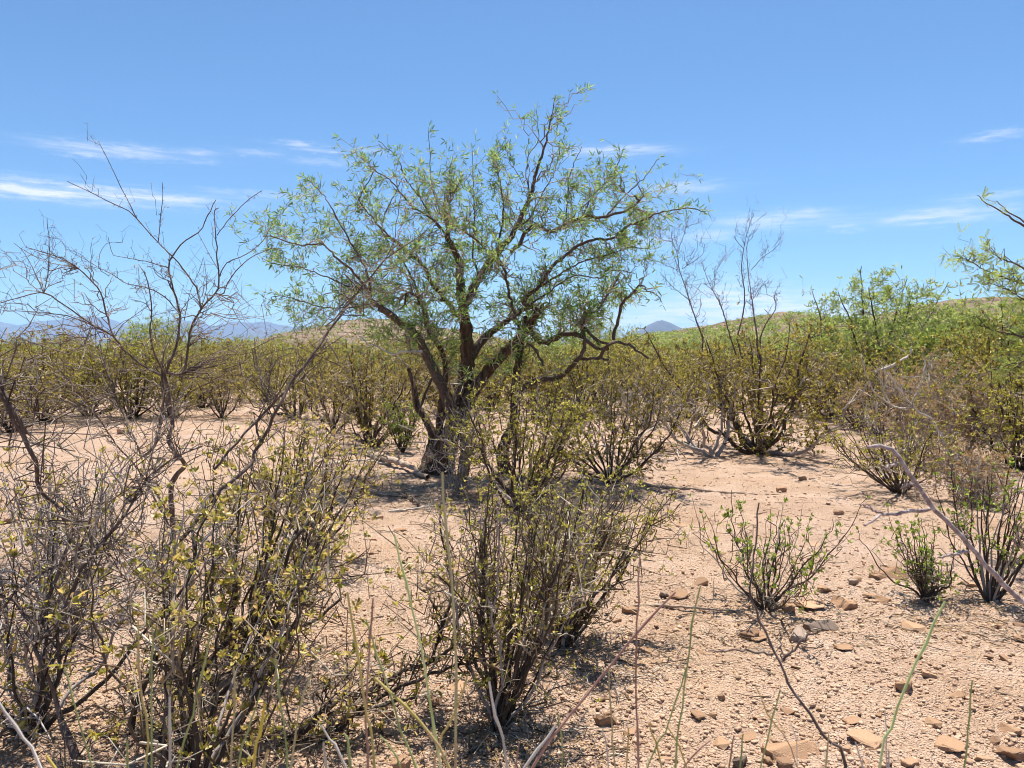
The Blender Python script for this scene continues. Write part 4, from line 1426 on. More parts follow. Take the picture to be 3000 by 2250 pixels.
MID = [  # display u, foot row v, kind, scale, label
    (95, 912, 0, 1.05, 'round creosote bush at the far left beyond the open sand'),
    (285, 905, 1, 1.1, 'dark bottomed creosote bush behind the bare shrub, second from the left'),
    (440, 884, 2, 1.0, 'olive creosote bush behind the bare shrub stems'),
    (575, 870, 1, 1.0, 'creosote bush beyond the sand between bare shrub and big tree'),
    (690, 872, 0, 1.0, 'creosote bush behind the long leaning wand'),
    (20, 935, 2, .95, 'creosote bush cut by the left edge of the picture'),
    (180, 868, 2, 1.1, 'creosote bush in the second row at far left'),
    (370, 858, 0, 1.15, 'creosote bush in the second row under the small far mesquite'),
    (510, 850, 1, 1.1, 'creosote bush in the second row left of the leaning wand'),
    (1470, 878, 2, 1.0, 'creosote bush behind the forked grey stems'),
    (1560, 880, 0, 1.1, 'creosote bush close behind the big olive creosote'),
    (1760, 900, 1, 1.05, 'creosote bush just right of the big olive creosote'),
    (1850, 930, 2, .9, 'olive bush behind the sprawling twiggy shrub'),
    (2180, 945, 0, 1.2, 'dense olive creosote bush at the right edge'),
    (2030, 905, 1, 1.1, 'olive creosote bush behind the straw coloured dead bush'),
    (2120, 890, 0, 1.2, 'olive creosote bush behind the right edge creosote'),
    (1180, 900, 2, 1.0, 'creosote bush seen between the trunks of the big tree'),
    (960, 900, 0, 1.0, 'creosote bush just behind the left of the big tree'),
    (1300, 890, 1, 1.1, 'creosote bush behind the right boughs of the big tree'),
    (760, 900, 1, 1.0, 'creosote bush left of the big tree behind the bushy one'),
    (1940, 880, 0, 1.2, 'creosote bush below the far green mesquites'),
    (1690, 872, 2, 1.2, 'creosote bush in the second row right of the bare wands'),
    (640, 905, 4, .85, 'leafy creosote bush in front of the gap left of the big tree'),
    (370, 905, 4, .85, 'leafy creosote bush just right of the bare shrub stems'),
    (190, 900, 4, .9, 'leafy creosote bush between the two left bushes'),
    (720, 935, 3, .95, 'thin grey brown bush left of the bushy creosote'),
    (1480, 905, 4, .8, 'leafy bush directly left behind the big olive creosote'),
    (1800, 905, 4, .95, 'leafy bush between the big olive creosote and the dead bush'),
    (1900, 945, 3, .9, 'sparse brown bush behind the sprawling twiggy shrub'),
    (2060, 925, 4, .95, 'leafy olive bush behind the straw coloured dry bush'),
    (2200, 1010, 4, .75, 'leafy olive bush cut by the right edge below the mesquite'),
    (1250, 905, 4, .9, 'leafy bush behind the dead boughs of the big tree'),
    (1060, 885, 4, 1., 'leafy bush in the gap behind the big trunk'),
    (860, 885, 4, .95, 'leafy bush left behind the big trunk'),
    (480, 905, 3, .9, 'sparse brown bush at the far side of the open sand'),
]
first = {}
used_xy = []


def put_bush(kind, loc, rz, sc, label, group=None):
    if kind not in first:
        o = shrub('creosote_bush', label, 'shrub', loc, C, TW, proto_mat[kind], split=False, rz=rz, sc=sc, group=group, **PK[kind])
        first[kind] = o
        return o
    return copy_tree(first[kind], loc, rz, sc, label, group)


for (u, v, kd, sc, lab) in MID:
    f = foot(u, v)
    put_bush(kd, f, rng.random() * 6.3, sc, lab)
    used_xy.append(f[:2])
g9 = np.random.default_rng(77)
c = 0
far_pts = []
while c < 235:
    d = 17.5 + 62 * g9.random() ** 1.3
    x = (g9.random() * 2 - 1) * (d * .78 + 3)
    if any((x - a) ** 2 + (d - b) ** 2 < (1.5 + .02 * d) ** 2 for a, b in used_xy):
        continue
    used_xy.append((x, d))
    far_pts.append((x, d))
    c += 1
far_pts.sort(key=lambda q: q[1])
for j, (x, d) in enumerate(far_pts):
    side = 'left' if x < -.12 * d else ('right' if x > .12 * d else 'middle')
    band = 'near' if d < 32 else ('middle' if d < 55 else 'far')
    s9 = g9.uniform(.65, 1.2)
    put_bush(int(g9.choice(5, p=[.24, .2, .22, .12, .22])), (x, d, gz(x, d)), g9.random() * 6.3, (s9 * g9.uniform(.85, 1.25), s9 * g9.uniform(.85, 1.25), s9),
             'olive creosote bush in the %s %s of the brush beyond the sand' % (band, side), 'creosote brush beyond the sand, %s %s' % (band, side))

# dry and dead bushes at right
shrub('dead_bush', 'straw coloured dry bush between the right shrubs and the green mesquites', 'shrub', foot(2085, 1000), M['dead'], M['grey'], M['leaf_t'],
      seed=61, H=1.15, Wd=1.3, nstem=16, r0=.013, nsec=200, ntw=900, nleaf=6500, leafL=.045, leafW=.011, tilt=(.1, .9), zig=.4, tw_len=(.06, .2), cluster=4, twr=.0028, leaf_lo=.1)
shrub('dead_bush', 'grey dead bush with bleached crooked branches behind the twiggy shrub at right', 'shrub', foot(1955, 985), M['dead'], M['grey'], M['leaf_t'],
      seed=62, H=1.35, Wd=1.5, nstem=12, r0=.022, nsec=120, ntw=350, nleaf=3600, leafL=.05, leafW=.011, tilt=(.1, .9), zig=.6, tw_len=(.06, .24), cluster=5, twr=.003, leaf_lo=.5)
shrub('dead_bush', 'rusty dry tuft at the right edge beside the tall green tufted shrub', 'shrub', foot(2120, 1085), M['dead'], M['grey'], M['leaf_t'],
      seed=63, H=.6, Wd=.9, nstem=16, r0=.008, nsec=150, ntw=500, nleaf=4200, leafL=.038, leafW=.009, tilt=(.1, 1.1), zig=.4, tw_len=(.05, .16), cluster=4, twr=.0022, leaf_lo=.05)
shrub('dry_bush', 'pale yellow bush glowing beyond the dead boughs right of the big tree', 'shrub', foot(1395, 862), C, TW, M['leaf_y'],
      seed=64, H=1.45, Wd=1.7, nstem=16, r0=.02, nsec=180, ntw=700, nleaf=5200, leafL=.045, leafW=.018, tilt=(.1, .8), zig=.3, tw_len=(.08, .24), cluster=5, twr=.003, leaf_lo=.1, k=4)
shrub('dry_bush', 'grey brown twiggy bush low behind the right boughs of the big tree', 'shrub', foot(1400, 925), M['grey'], M['grey'], M['leaf_s'],
      seed=65, H=.9, Wd=1.5, nstem=18, r0=.014, nsec=200, ntw=800, nleaf=500, leafL=.03, leafW=.012, tilt=(.2, 1.2), zig=.4, tw_len=(.06, .2), cluster=4, twr=.0026)


# ------------------------------------------------------------------ further mesquites
def mesquite_proto(name, label, loc, rz, sc, seed, H, Wd, leafm, nleaf=4200, leafL=.11, leafW=.026, nst=7, nsec=340, base_h=.35, group=None):
    g = np.random.default_rng(seed)
    root = thing(name, label, 'tree', loc, rz, sc, group)
    sk = Skel()
    t = Tubes()
    for i in range(nst):
        a = 6.28 * (i + .6 * g.random()) / nst
        th = g.uniform(.25, .95)
        ln = H * g.uniform(.7, 1.0)
        w = np.array([[.05 * math.cos(a), .05 * math.sin(a), -.05], [.14 * H * math.sin(th) * math.cos(a), .14 * H * math.sin(th) * math.sin(a), .25 * H],
                      [.3 * Wd * math.sin(th) * math.cos(a + .3), .3 * Wd * math.sin(th) * math.sin(a + .3), .55 * ln],
                      [.46 * Wd * math.sin(th) * math.cos(a + .1), .46 * Wd * math.sin(th) * math.sin(a + .1), .92 * ln]])
        c = resample(w, 22)
        c[1:] += np.cumsum(g.normal(size=(21, 3)) * .018, 0)
        r = np.linspace(.04, .006, 22) * H / 3.2
        sk.add(c, r)
        t.add(c, r, 6, wob=.25)
    link('trunk', t.mesh('trunk'), M['limb'], root)
    m = nsec
    v = norm(g.normal(size=(m, 3)))
    rr = g.random((m, 1)) ** .45
    v[:, 2] = np.abs(v[:, 2]) * 1.0 - .15
    tg = v * rr * np.array([Wd * .5, Wd * .5, H * (1 - base_h) * .95]) + np.array([0, 0, base_h * H])
    lump = 1 + .35 * (vnoise(tg[:, 0] * 1.3 + 5 + seed, tg[:, 1] * 1.3 + tg[:, 2]) - .5)
    tg[:, 2] *= lump
    tw = Tubes()
    sk.grow(tg[np.argsort(np.linalg.norm(tg, axis=1))], n=7, r0=.012, r1=.004, jit=.35, maxlen=1.1, tubes=tw, k=3)
    sk.spurs(m * 2, .1, .5, up=.5, out=.8, n=5, r=.0045, tubes=tw, rmax=.014, jit=.3, sel=lambda p: p[:, 2] > base_h * H * .6)
    link('twigs', tw.mesh('twigs'), M['twig_m'], root, 'stuff')
    lv = Leaves()
    p, d, r = sk.arr()
    ok = np.where((r < .0065) & (p[:, 2] > base_h * H * .55))[0]
    i = g.choice(ok, nleaf)
    mesquite_leaves(lv, p[i], d[i], L=leafL, W=leafW)
    link('foliage', lv.mesh('foliage'), leafm, root, 'stuff')
    return root


def far_at(u, d):
    x = P(u * D2, 1000, d)[0]
    return (x, d, gz(x, d))


mA = mesquite_proto('mesquite_tree', 'light green mesquite with spiky top against the sky at right', far_at(1890, 17), .3, 1., 71, 3.7, 4.4, M['leaf_m2'], nleaf=5200, nsec=360, leafW=.02)
mB = mesquite_proto('mesquite_tree', 'yellow flecked mesquite with drooping boughs near the right edge', far_at(2165, 14.5), 1.3, 1., 72, 2.6, 4.4, M['leaf_my'], nleaf=5600, leafW=.022, base_h=.25)
mC = mesquite_proto('mesquite_tree', 'spreading green mesquite behind the yellow flecked one at the right', far_at(2060, 21), 2.2, 1., 73, 2.8, 5.0, M['leaf_m2'], nleaf=5200, leafW=.022, base_h=.3)
for (pr, u, d, sc, lab) in [
    (mC, 1790, 24, .86, 'green mesquite left behind the spiky topped one'),
    (mC, 1960, 28, 1.0, 'green mesquite between the spiky topped one and the right edge, farther back'),
    (mA, 2230, 24, 1.0, 'green mesquite cut by the right edge, farther back'),
    (mC, 1660, 33, .9, 'bright green mesquite below the rounded hill top'),
    (mA, 345, 36, .98, 'light green mesquite alone above the brush at left'),
    (mA, 1300, 30, .86, 'light green mesquite seen through the right side of the big tree'),
    (mC, 1215, 26, .85, 'green mesquite behind the right boughs of the big tree'),
    (mC, 450, 60, .9, 'low green mesquite right of the lone one at left'),
    (mC, 150, 48, .95, 'dark green mesquite above the brush at far left'),
    (mC, 1010, 44, .85, 'green mesquite behind the trunk of the big tree'),
    (mC, 730, 40, .85, 'green mesquite below the brown hill left of the big tree'),
    (mC, 1560, 50, 1.0, 'green mesquite far behind the bare wands'),
    (mC, 1730, 60, 1.2, 'green mesquite at the foot of the rounded hill'),
    (mC, 1850, 48, 1.2, 'green mesquite far back behind the spiky topped one'),
    (mC, 2110, 40, 1.25, 'green mesquite far back near the right edge'),
    (mA, 2020, 55, 1.2, 'upright green mesquite far back at right'),
    (mC, 600, 75, 1.0, 'green mesquite far back left of the brown hill'),
    (mC, 60, 34, .8, 'low green mesquite in the brush at the left edge'),
    (mA, 520, 42, .72, 'low green mesquite above the brush between bare shrub and wand'),
    (mC, 250, 40, .8, 'low green mesquite in the brush behind the bare shrub'),
    (mC, 890, 30, .8, 'green mesquite glimpsed left of the big trunk'),
    (mC, 1480, 27, .8, 'low green mesquite between the bare wands and the dead boughs'),
    (mC, 1440, 70, 1.0, 'green mesquite far back below the little blue peak')]:
    copy_tree(pr, far_at(u, d), rng.random() * 6.3, sc, lab)


# the near mesquite at the right edge, its trunk outside the picture
def edge_mesquite():
    d = 6.0
    b = np.array([P(3330, 1000, d)[0], d + .3, 0.])
    b[2] = gz(b[0], b[1])
    root = thing('mesquite_tree', 'mesquite reaching in from the right edge with long leaflets against the sky', 'tree', b)
    sk = Skel()
    t = Tubes()
    w = np.array([b + [0, 0, -.05], b + [-.05, 0, .7], b + [.05, -.1, 1.5], b + [-.1, 0, 2.3], b + [0, .1, 3.0]])
    c = resample(w, 30)
    r = np.linspace(.10, .03, 30)
    sk.add(c, r)
    t.add(c, r, 9, wob=.25)
    link('trunk', t.mesh('trunk', b), M['trunk'], root)
    for (k, pts, d0, d1, r0, r1) in [
        ('D', [(2900, 900), (2600, 560), (2400, 450), (2212, 360), (2130, 310), (2040, 250), (1960, 200), (1910, 160)], 6.2, 5.4, .022, .002),
        ('D', [(2400, 450), (2300, 380), (2212, 330), (2120, 270), (2060, 220), (2030, 200)], 5.9, 5.3, .010, .002),
        ('D', [(2900, 1000), (2600, 800), (2400, 700), (2250, 660), (2150, 600), (2060, 570), (2000, 500)], 6.2, 5.6, .02, .002),
        ('D', [(2600, 900), (2400, 800), (2212, 740), (2080, 690), (1950, 640), (1880, 600), (1810, 565)], 6.3, 5.9, .014, .002),
        ('D', [(2900, 1200), (2600, 1000), (2350, 900), (2200, 830), (2080, 760), (1960, 720)], 6.3, 6.0, .018, .002),
        ('D', [(2900, 1250), (2600, 1120), (2400, 1080), (2212, 1075), (2090, 1050), (1980, 1020), (1900, 940)], 6.2, 5.9, .02, .003),
        ('D', [(2700, 1300), (2500, 1250), (2300, 1230), (2150, 1250), (2020, 1290)], 6.0, 5.7, .012, .002)]:
        c, r = trace(sk, k, pts, d0, d1, r0, r1, wig=.012, wob_d=.05)
        t = Tubes()
        t.add(c, r, 6, wob=.2)
        link('limb', t.mesh('limb', b), M['limb'], root)
    tw = Tubes()
    right = lambda p: (p[:, 2] > 1.1) & (p[:, 2] < 2.35)
    sk.spurs(90, .08, .28, up=.0, out=.7, n=7, r=.004, tubes=tw, rmax=.014, jit=.3, sel=right)
    sk.spurs(150, .05, .16, up=.1, out=.8, n=5, r=.0025, tubes=tw, rmax=.006, jit=.3, sel=right)
    knobs(sk, tw, m=500, l=.014)
    link('twigs', tw.mesh('twigs', b), M['limb'], root, 'stuff')
    # leaves with separate leaflets
    lv = Leaves()
    p, dd, r = sk.arr()
    i = rng.choice(np.where((r < .0042) & (p[:, 2] > 1.1))[0], 620)
    m = len(i)
    ax = norm(norm(dd[i]) * .6 + norm(rng.normal(size=(m, 3))) * .9)
    upv = norm(rng.normal(size=(m, 3)) + np.array([0, 0, 1.]))
    side = norm(np.cross(ax, upv))
    for s in (-1, 1):
        a = norm(ax + side * s * (.3 + .5 * rng.random((m, 1))) + rng.normal(size=(m, 3)) * .1)
        sd_ = norm(np.cross(a, upv))
        L = .075 * (.6 + .6 * rng.random(m))
        for j in range(11):
            q = p[i] + ax * .012 + a * (L * (j + 1) / 11)[:, None]
            for z in (-1, 1):
                lv.add(q, sd_ * z + a * .7, .0105, .0048, .1, .5, upv)
    link('foliage', lv.mesh('foliage', b), M['leaf_m2'], root, 'stuff')


edge_mesquite()


# ------------------------------------------------------------------ brush too far to tell apart
def far_brush():
    g = np.random.default_rng(9)
    lv, ly = Leaves(), Leaves()
    n = 2600
    d = 85 + 700 * g.random(n) ** 1.6
    x = (g.random(n) * 2 - 1) * d * .8
    h = g.uniform(.8, 1.7, n)
    z = gheight(x, d)
    for l_, msk in ((lv, g.random(n) < .22), (ly, None)):
        pass
    green = g.random(n) < .3
    for l_, sel in ((lv, green), (ly, ~green)):
        X, Y, Z, Hh = x[sel], d[sel], z[sel], h[sel] * (1.5 if l_ is lv else 1)
        m, q = len(X), 26
        v = norm(g.normal(size=(m, q, 3)))
        v[..., 2] = np.abs(v[..., 2])
        c = np.stack([X, Y, Z], -1)[:, None] + v * Hh[:, None, None] * np.array([.9, .9, .95]) * g.random((m, q, 1)) ** .4
        l_.add(c.reshape(-1, 3), g.normal(size=(m * q, 3)) + np.array([0, 0, .6]), .45, .28, .2)
    o = link('distant_brush', ly.mesh('distant_brush'), M['leaf_c'], kind='stuff')
    tag(o, 'low olive brush reading as one mass on the far plain', 'brush')
    # on the hills
    for (xs, ys, Z), cnt, lab, tall in ((HR, 5200, 'green and olive bushes dotting the hillside at right', 1.0), (HL, 500, 'small bushes dotting the brown hill behind the big tree', 1.0)):
        hl = Leaves()
        ix = g.integers(0, len(xs), cnt)
        iy = g.integers(3, len(ys) * 2 // 3, cnt)
        X = xs[ix] + g.normal(size=cnt) * .7
        Y = ys[iy] + g.normal(size=cnt) * 3
        Zz = Z[iy, ix]
        ok = (Zz > .5) & (g.random(cnt) < 1.15 - .012 * np.clip(Zz, 0, 60) * 1.0)
        X, Y, Zz = X[ok], Y[ok], Zz[ok]
        Hh = (.7 + 2.2 * g.random(len(X)) ** 2) * tall
        m, q = len(X), 30
        v = norm(g.normal(size=(m, q, 3)))
        v[..., 2] = np.abs(v[..., 2])
        c = np.stack([X, Y, Zz], -1)[:, None] + v * Hh[:, None, None] * np.array([1.1, 1.1, .9]) * g.random((m, q, 1)) ** .4
        hl.add(c.reshape(-1, 3), g.normal(size=(m * q, 3)) + np.array([0, 0, .6]), .6, .4, .2)
        o = link('hillside_brush', hl.mesh('hillside_brush'), M['leaf_m2'], kind='stuff')
        tag(o, lab, 'brush')
    o = link('distant_mesquite_scrub', lv.mesh('distant_mesquite_scrub'), M['leaf_m2'], kind='stuff')
    tag(o, 'green mesquite scrub reading as one band along the far plain', 'scrub')


far_brush()


# ------------------------------------------------------------------ fallen wood and litter
def stick(label, uv, r0, r1, lift=.01, mat='log', forks=0, cat='branch', name='fallen_branch'):
    w = []
    for (u, v) in uv:
        g = G(u * D2, v * D2)
        w.append([g[0], g[1], gz(g[0], g[1])])
    w = np.array(w)
    n = 24
    c = resample(w, n)
    c[:, 2] += np.linspace(r0, r1, n) * .7 + lift * np.sin(np.linspace(0, math.pi, n))
    c += rng.normal(size=c.shape) * r0 * .25
    r = np.linspace(r0, r1, n) * rng.uniform(.85, 1.15, n)
    b = w[0].copy()
    root = thing(name, label, cat, b)
    t = Tubes()
    t.add(c, r, 7, wob=.35)
    # closed ends
    link('wood', t.mesh('wood', b), M[mat], root)
    sk = Skel()
    sk.add(c, r)
    if forks:
        tw = Tubes()
        sk.spurs(forks, .08, .3, up=.15, out=.8, n=6, r=r1 * .8, tubes=tw, k=4, rmax=1, jit=.3)
        link('twigs', tw.mesh('twigs', b), M[mat], root, 'stuff')


stick('thick grey fallen branch lying at the foot of the big tree, left side', [(800, 985), (835, 1000), (880, 1020), (925, 1040)], .05, .025, .05, 'log', 6)
stick('long thin dark stick lying on the sand right of the central shrubs', [(1388, 1052), (1440, 1058), (1500, 1060), (1560, 1063), (1640, 1067), (1695, 1064)], .02, .006, .0, 'log', 2)
stick('crooked dead branch on the ground left of the thick fallen one', [(690, 1010), (750, 1003), (800, 1000), (850, 1003)], .016, .008, .04, 'dead', 7)
stick('dark broken branch on the sand just below the big tree', [(780, 1062), (830, 1075), (880, 1080), (935, 1072)], .014, .006, .01, 'log', 8)
stick('pale thin branch on the sand in front of the big tree', [(840, 1112), (900, 1108), (960, 1100), (1010, 1090)], .012, .005, .01, 'dead', 4)
stick('black stub of wood on the sand below the fallen branch', [(865, 1075), (890, 1090), (905, 1100)], .022, .01, .0, 'limb', 3)
stick('short dark twig on the sand right of the leaning shrub', [(1360, 1072), (1380, 1085), (1398, 1100)], .012, .006, .01, 'log', 0)
stick('arched grey branch standing off the sand right of the big tree', [(1375, 950), (1410, 940), (1440, 945), (1468, 990)], .014, .006, .18, 'dead', 2)
stick('forked bleached branch lying before the sprawling shrub at right', [(2040, 960), (2060, 985), (2085, 1010), (2105, 1035)], .02, .01, .12, 'dead', 5)
stick('low dark branch lying across the gravel left of the small green shrub', [(1400, 1300), (1460, 1310), (1530, 1318), (1620, 1316)], .009, .004, .02, 'log', 4)


# bleached branches of the dead bush at right
bb = foot(2105, 1042)
bl = thing('dead_branch', 'bleached white crooked dead branches rising out of the dry bushes at right', 'branch', bb)
for (k, pts, d0, d1, r0, r1) in [
    ('G', [(1780, 560), (1760, 500), (1700, 430), (1600, 280), (1490, 200), (1530, 90), (1560, -20), (1570, -110)], 9.6, 9.9, .022, .007),
    ('D', [(1490, 1530), (1450, 1480), (1390, 1400), (1340, 1320), (1290, 1290)], 9.8, 9.7, .012, .01),
    ('D', [(1290, 1292), (1400, 1240), (1470, 1190), (1480, 1150)], 9.7, 9.8, .02, .012),
    ('D', [(1340, 1510), (1290, 1390), (1255, 1275)], 9.8, 9.9, .011, .006),
    ('D', [(1470, 1190), (1400, 1150), (1360, 1120)], 9.8, 9.8, .008, .004),
    ('D', [(1560, 1330), (1590, 1260), (1610, 1180)], 9.8, 9.8, .006, .003),
    ('D', [(1180, 1290), (1165, 1240), (1155, 1190)], 9.8, 9.8, .009, .007),
    ('D', [(1230, 1420), (1180, 1290)], 9.8, 9.8, .009, .008),
    ('D', [(1340, 1510), (1400, 1540), (1490, 1530)], 9.8, 9.8, .011, .011),
    ('D', [(1340, 1510), (1280, 1470), (1230, 1420)], 9.8, 9.8, .011, .009)]:
    skb = Skel()
    c, r = trace(skb, k, pts, d0, d1, r0, r1, wig=.03, wob_d=.03)
    t = Tubes()
    t.add(c, r, 6, wob=.25)
    link('branch', t.mesh('branch', bb), M['dead'], bl)


def litter():
    g = np.random.default_rng(15)
    tb = Tubes()
    cen = [(880, 1060, 120, 45, 420), (1100, 1230, 200, 60, 150), (1300, 1420, 160, 50, 160), (1100, 1600, 150, 50, 160), (1640, 985, 200, 25, 220), (1950, 1090, 160, 40, 200),
           (1660, 1330, 120, 40, 140), (2050, 1330, 160, 50, 220), (1500, 1200, 500, 150, 240), (500, 1000, 300, 80, 250), (400, 1500, 400, 200, 300), (1250, 1130, 200, 60, 260)]
    Ps, Rs = [], []
    for (u, v, su, sv, m) in cen:
        uu, vv = u + g.normal(size=m) * su, np.clip(v + g.normal(size=m) * sv, 870, 1720)
        for a, b_ in zip(uu, vv):
            q = G(a * D2, b_ * D2)
            th = g.random() * 6.3
            L = g.uniform(.03, .18)
            dr = np.array([math.cos(th), math.sin(th), 0])
            pts = q + dr * np.linspace(-.5, .5, 4)[:, None] * L + g.normal(size=(4, 3)) * L * .06
            pts[:, 2] = gheight(pts[:, 0], pts[:, 1]) + .004 + abs(g.normal()) * .006
            Ps.append(pts)
            Rs.append(np.linspace(1, .5, 4) * g.uniform(.0012, .004))
    tb.add(np.array(Ps), np.array(Rs), 3)
    ll = Leaves()
    for (u, v, su, sv, m) in cen:
        m *= 6
        uu, vv = u + g.normal(size=m) * su * .8, np.clip(v + g.normal(size=m) * sv * .8, 870, 1720)
        q = np.array([G(a * D2, b_ * D2) for a, b_ in zip(uu, vv)])
        q[:, 2] = gheight(q[:, 0], q[:, 1]) + .004
        ax = np.stack([g.normal(size=m), g.normal(size=m), g.normal(size=m) * .15], -1)
        ll.add(q, ax, g.uniform(.008, .02, m), g.uniform(.004, .009, m), .15, .5, g.normal(size=(m, 3)) * .3 + np.array([0, 0, 1.]))
    o = link('leaf_litter', ll.mesh('leaf_litter'), M['leaf_t'], kind='stuff')
    tag(o, 'dry fallen leaves scattered on the sand around the shrub feet', 'litter')
    o = link('twig_litter', tb.mesh('twig_litter'), TW, kind='stuff')
    tag(o, 'broken twigs and bark litter strewn on the sand under the shrubs', 'litter')


litter()


# ------------------------------------------------------------------ stalks and branches close to the camera
def stalk_mat(name, stops):
    m, n, l = new_mat(name)
    out = n.new('ShaderNodeOutputMaterial')
    b = n.new('ShaderNodeBsdfPrincipled')
    tcx = n.new('ShaderNodeTexCoord')
    sp = n.new('ShaderNodeSeparateXYZ')
    l.new(tcx.outputs['Object'], sp.inputs[0])
    nz = n.new('ShaderNodeTexNoise')
    nz.inputs['Scale'].default_value = 9
    l.new(tcx.outputs['Object'], nz.inputs['Vector'])
    r = ramp(n, stops)
    l.new(nz.outputs[0], r.inputs[0])
    l.new(r.outputs[0], b.inputs['Base Color'])
    b.inputs['Roughness'].default_value = .5
    b.inputs['Specular IOR Level'].default_value = .4
    l.new(b.outputs[0], out.inputs[0])
    return m


M['s_green'] = stalk_mat('green_stalk', [(.3, (0.180, 0.225, 0.075)), (.55, (0.300, 0.360, 0.120)), (.75, (0.450, 0.390, 0.180))])
M['s_pale'] = stalk_mat('pale_green_stalk', [(.3, (0.375, 0.450, 0.150)), (.55, (0.525, 0.600, 0.237)), (.75, (0.650, 0.625, 0.350))])
M['s_yellow'] = stalk_mat('yellow_stalk', [(.3, (.42, .32, .03)), (.55, (.60, .47, .05)), (.75, (.50, .34, .10))])
M['s_grey'] = stalk_mat('dry_grey_stalk', [(.3, (.36, .31, .27)), (.55, (.55, .49, .43)), (.75, (.66, .60, .53))])
M['s_red'] = stalk_mat('reddish_stalk', [(.3, (0.208, 0.098, 0.078)), (.55, (0.351, 0.195, 0.150)), (.75, (0.494, 0.377, 0.286))])
M['s_olive'] = stalk_mat('olive_stalk', [(.3, (0.348, 0.290, 0.072)), (.55, (0.478, 0.377, 0.116)), (.75, (0.435, 0.290, 0.160))])
M['s_tan'] = stalk_mat('tan_stalk', [(.3, (0.350, 0.280, 0.140)), (.55, (0.420, 0.378, 0.182)), (.75, (0.378, 0.238, 0.140))])
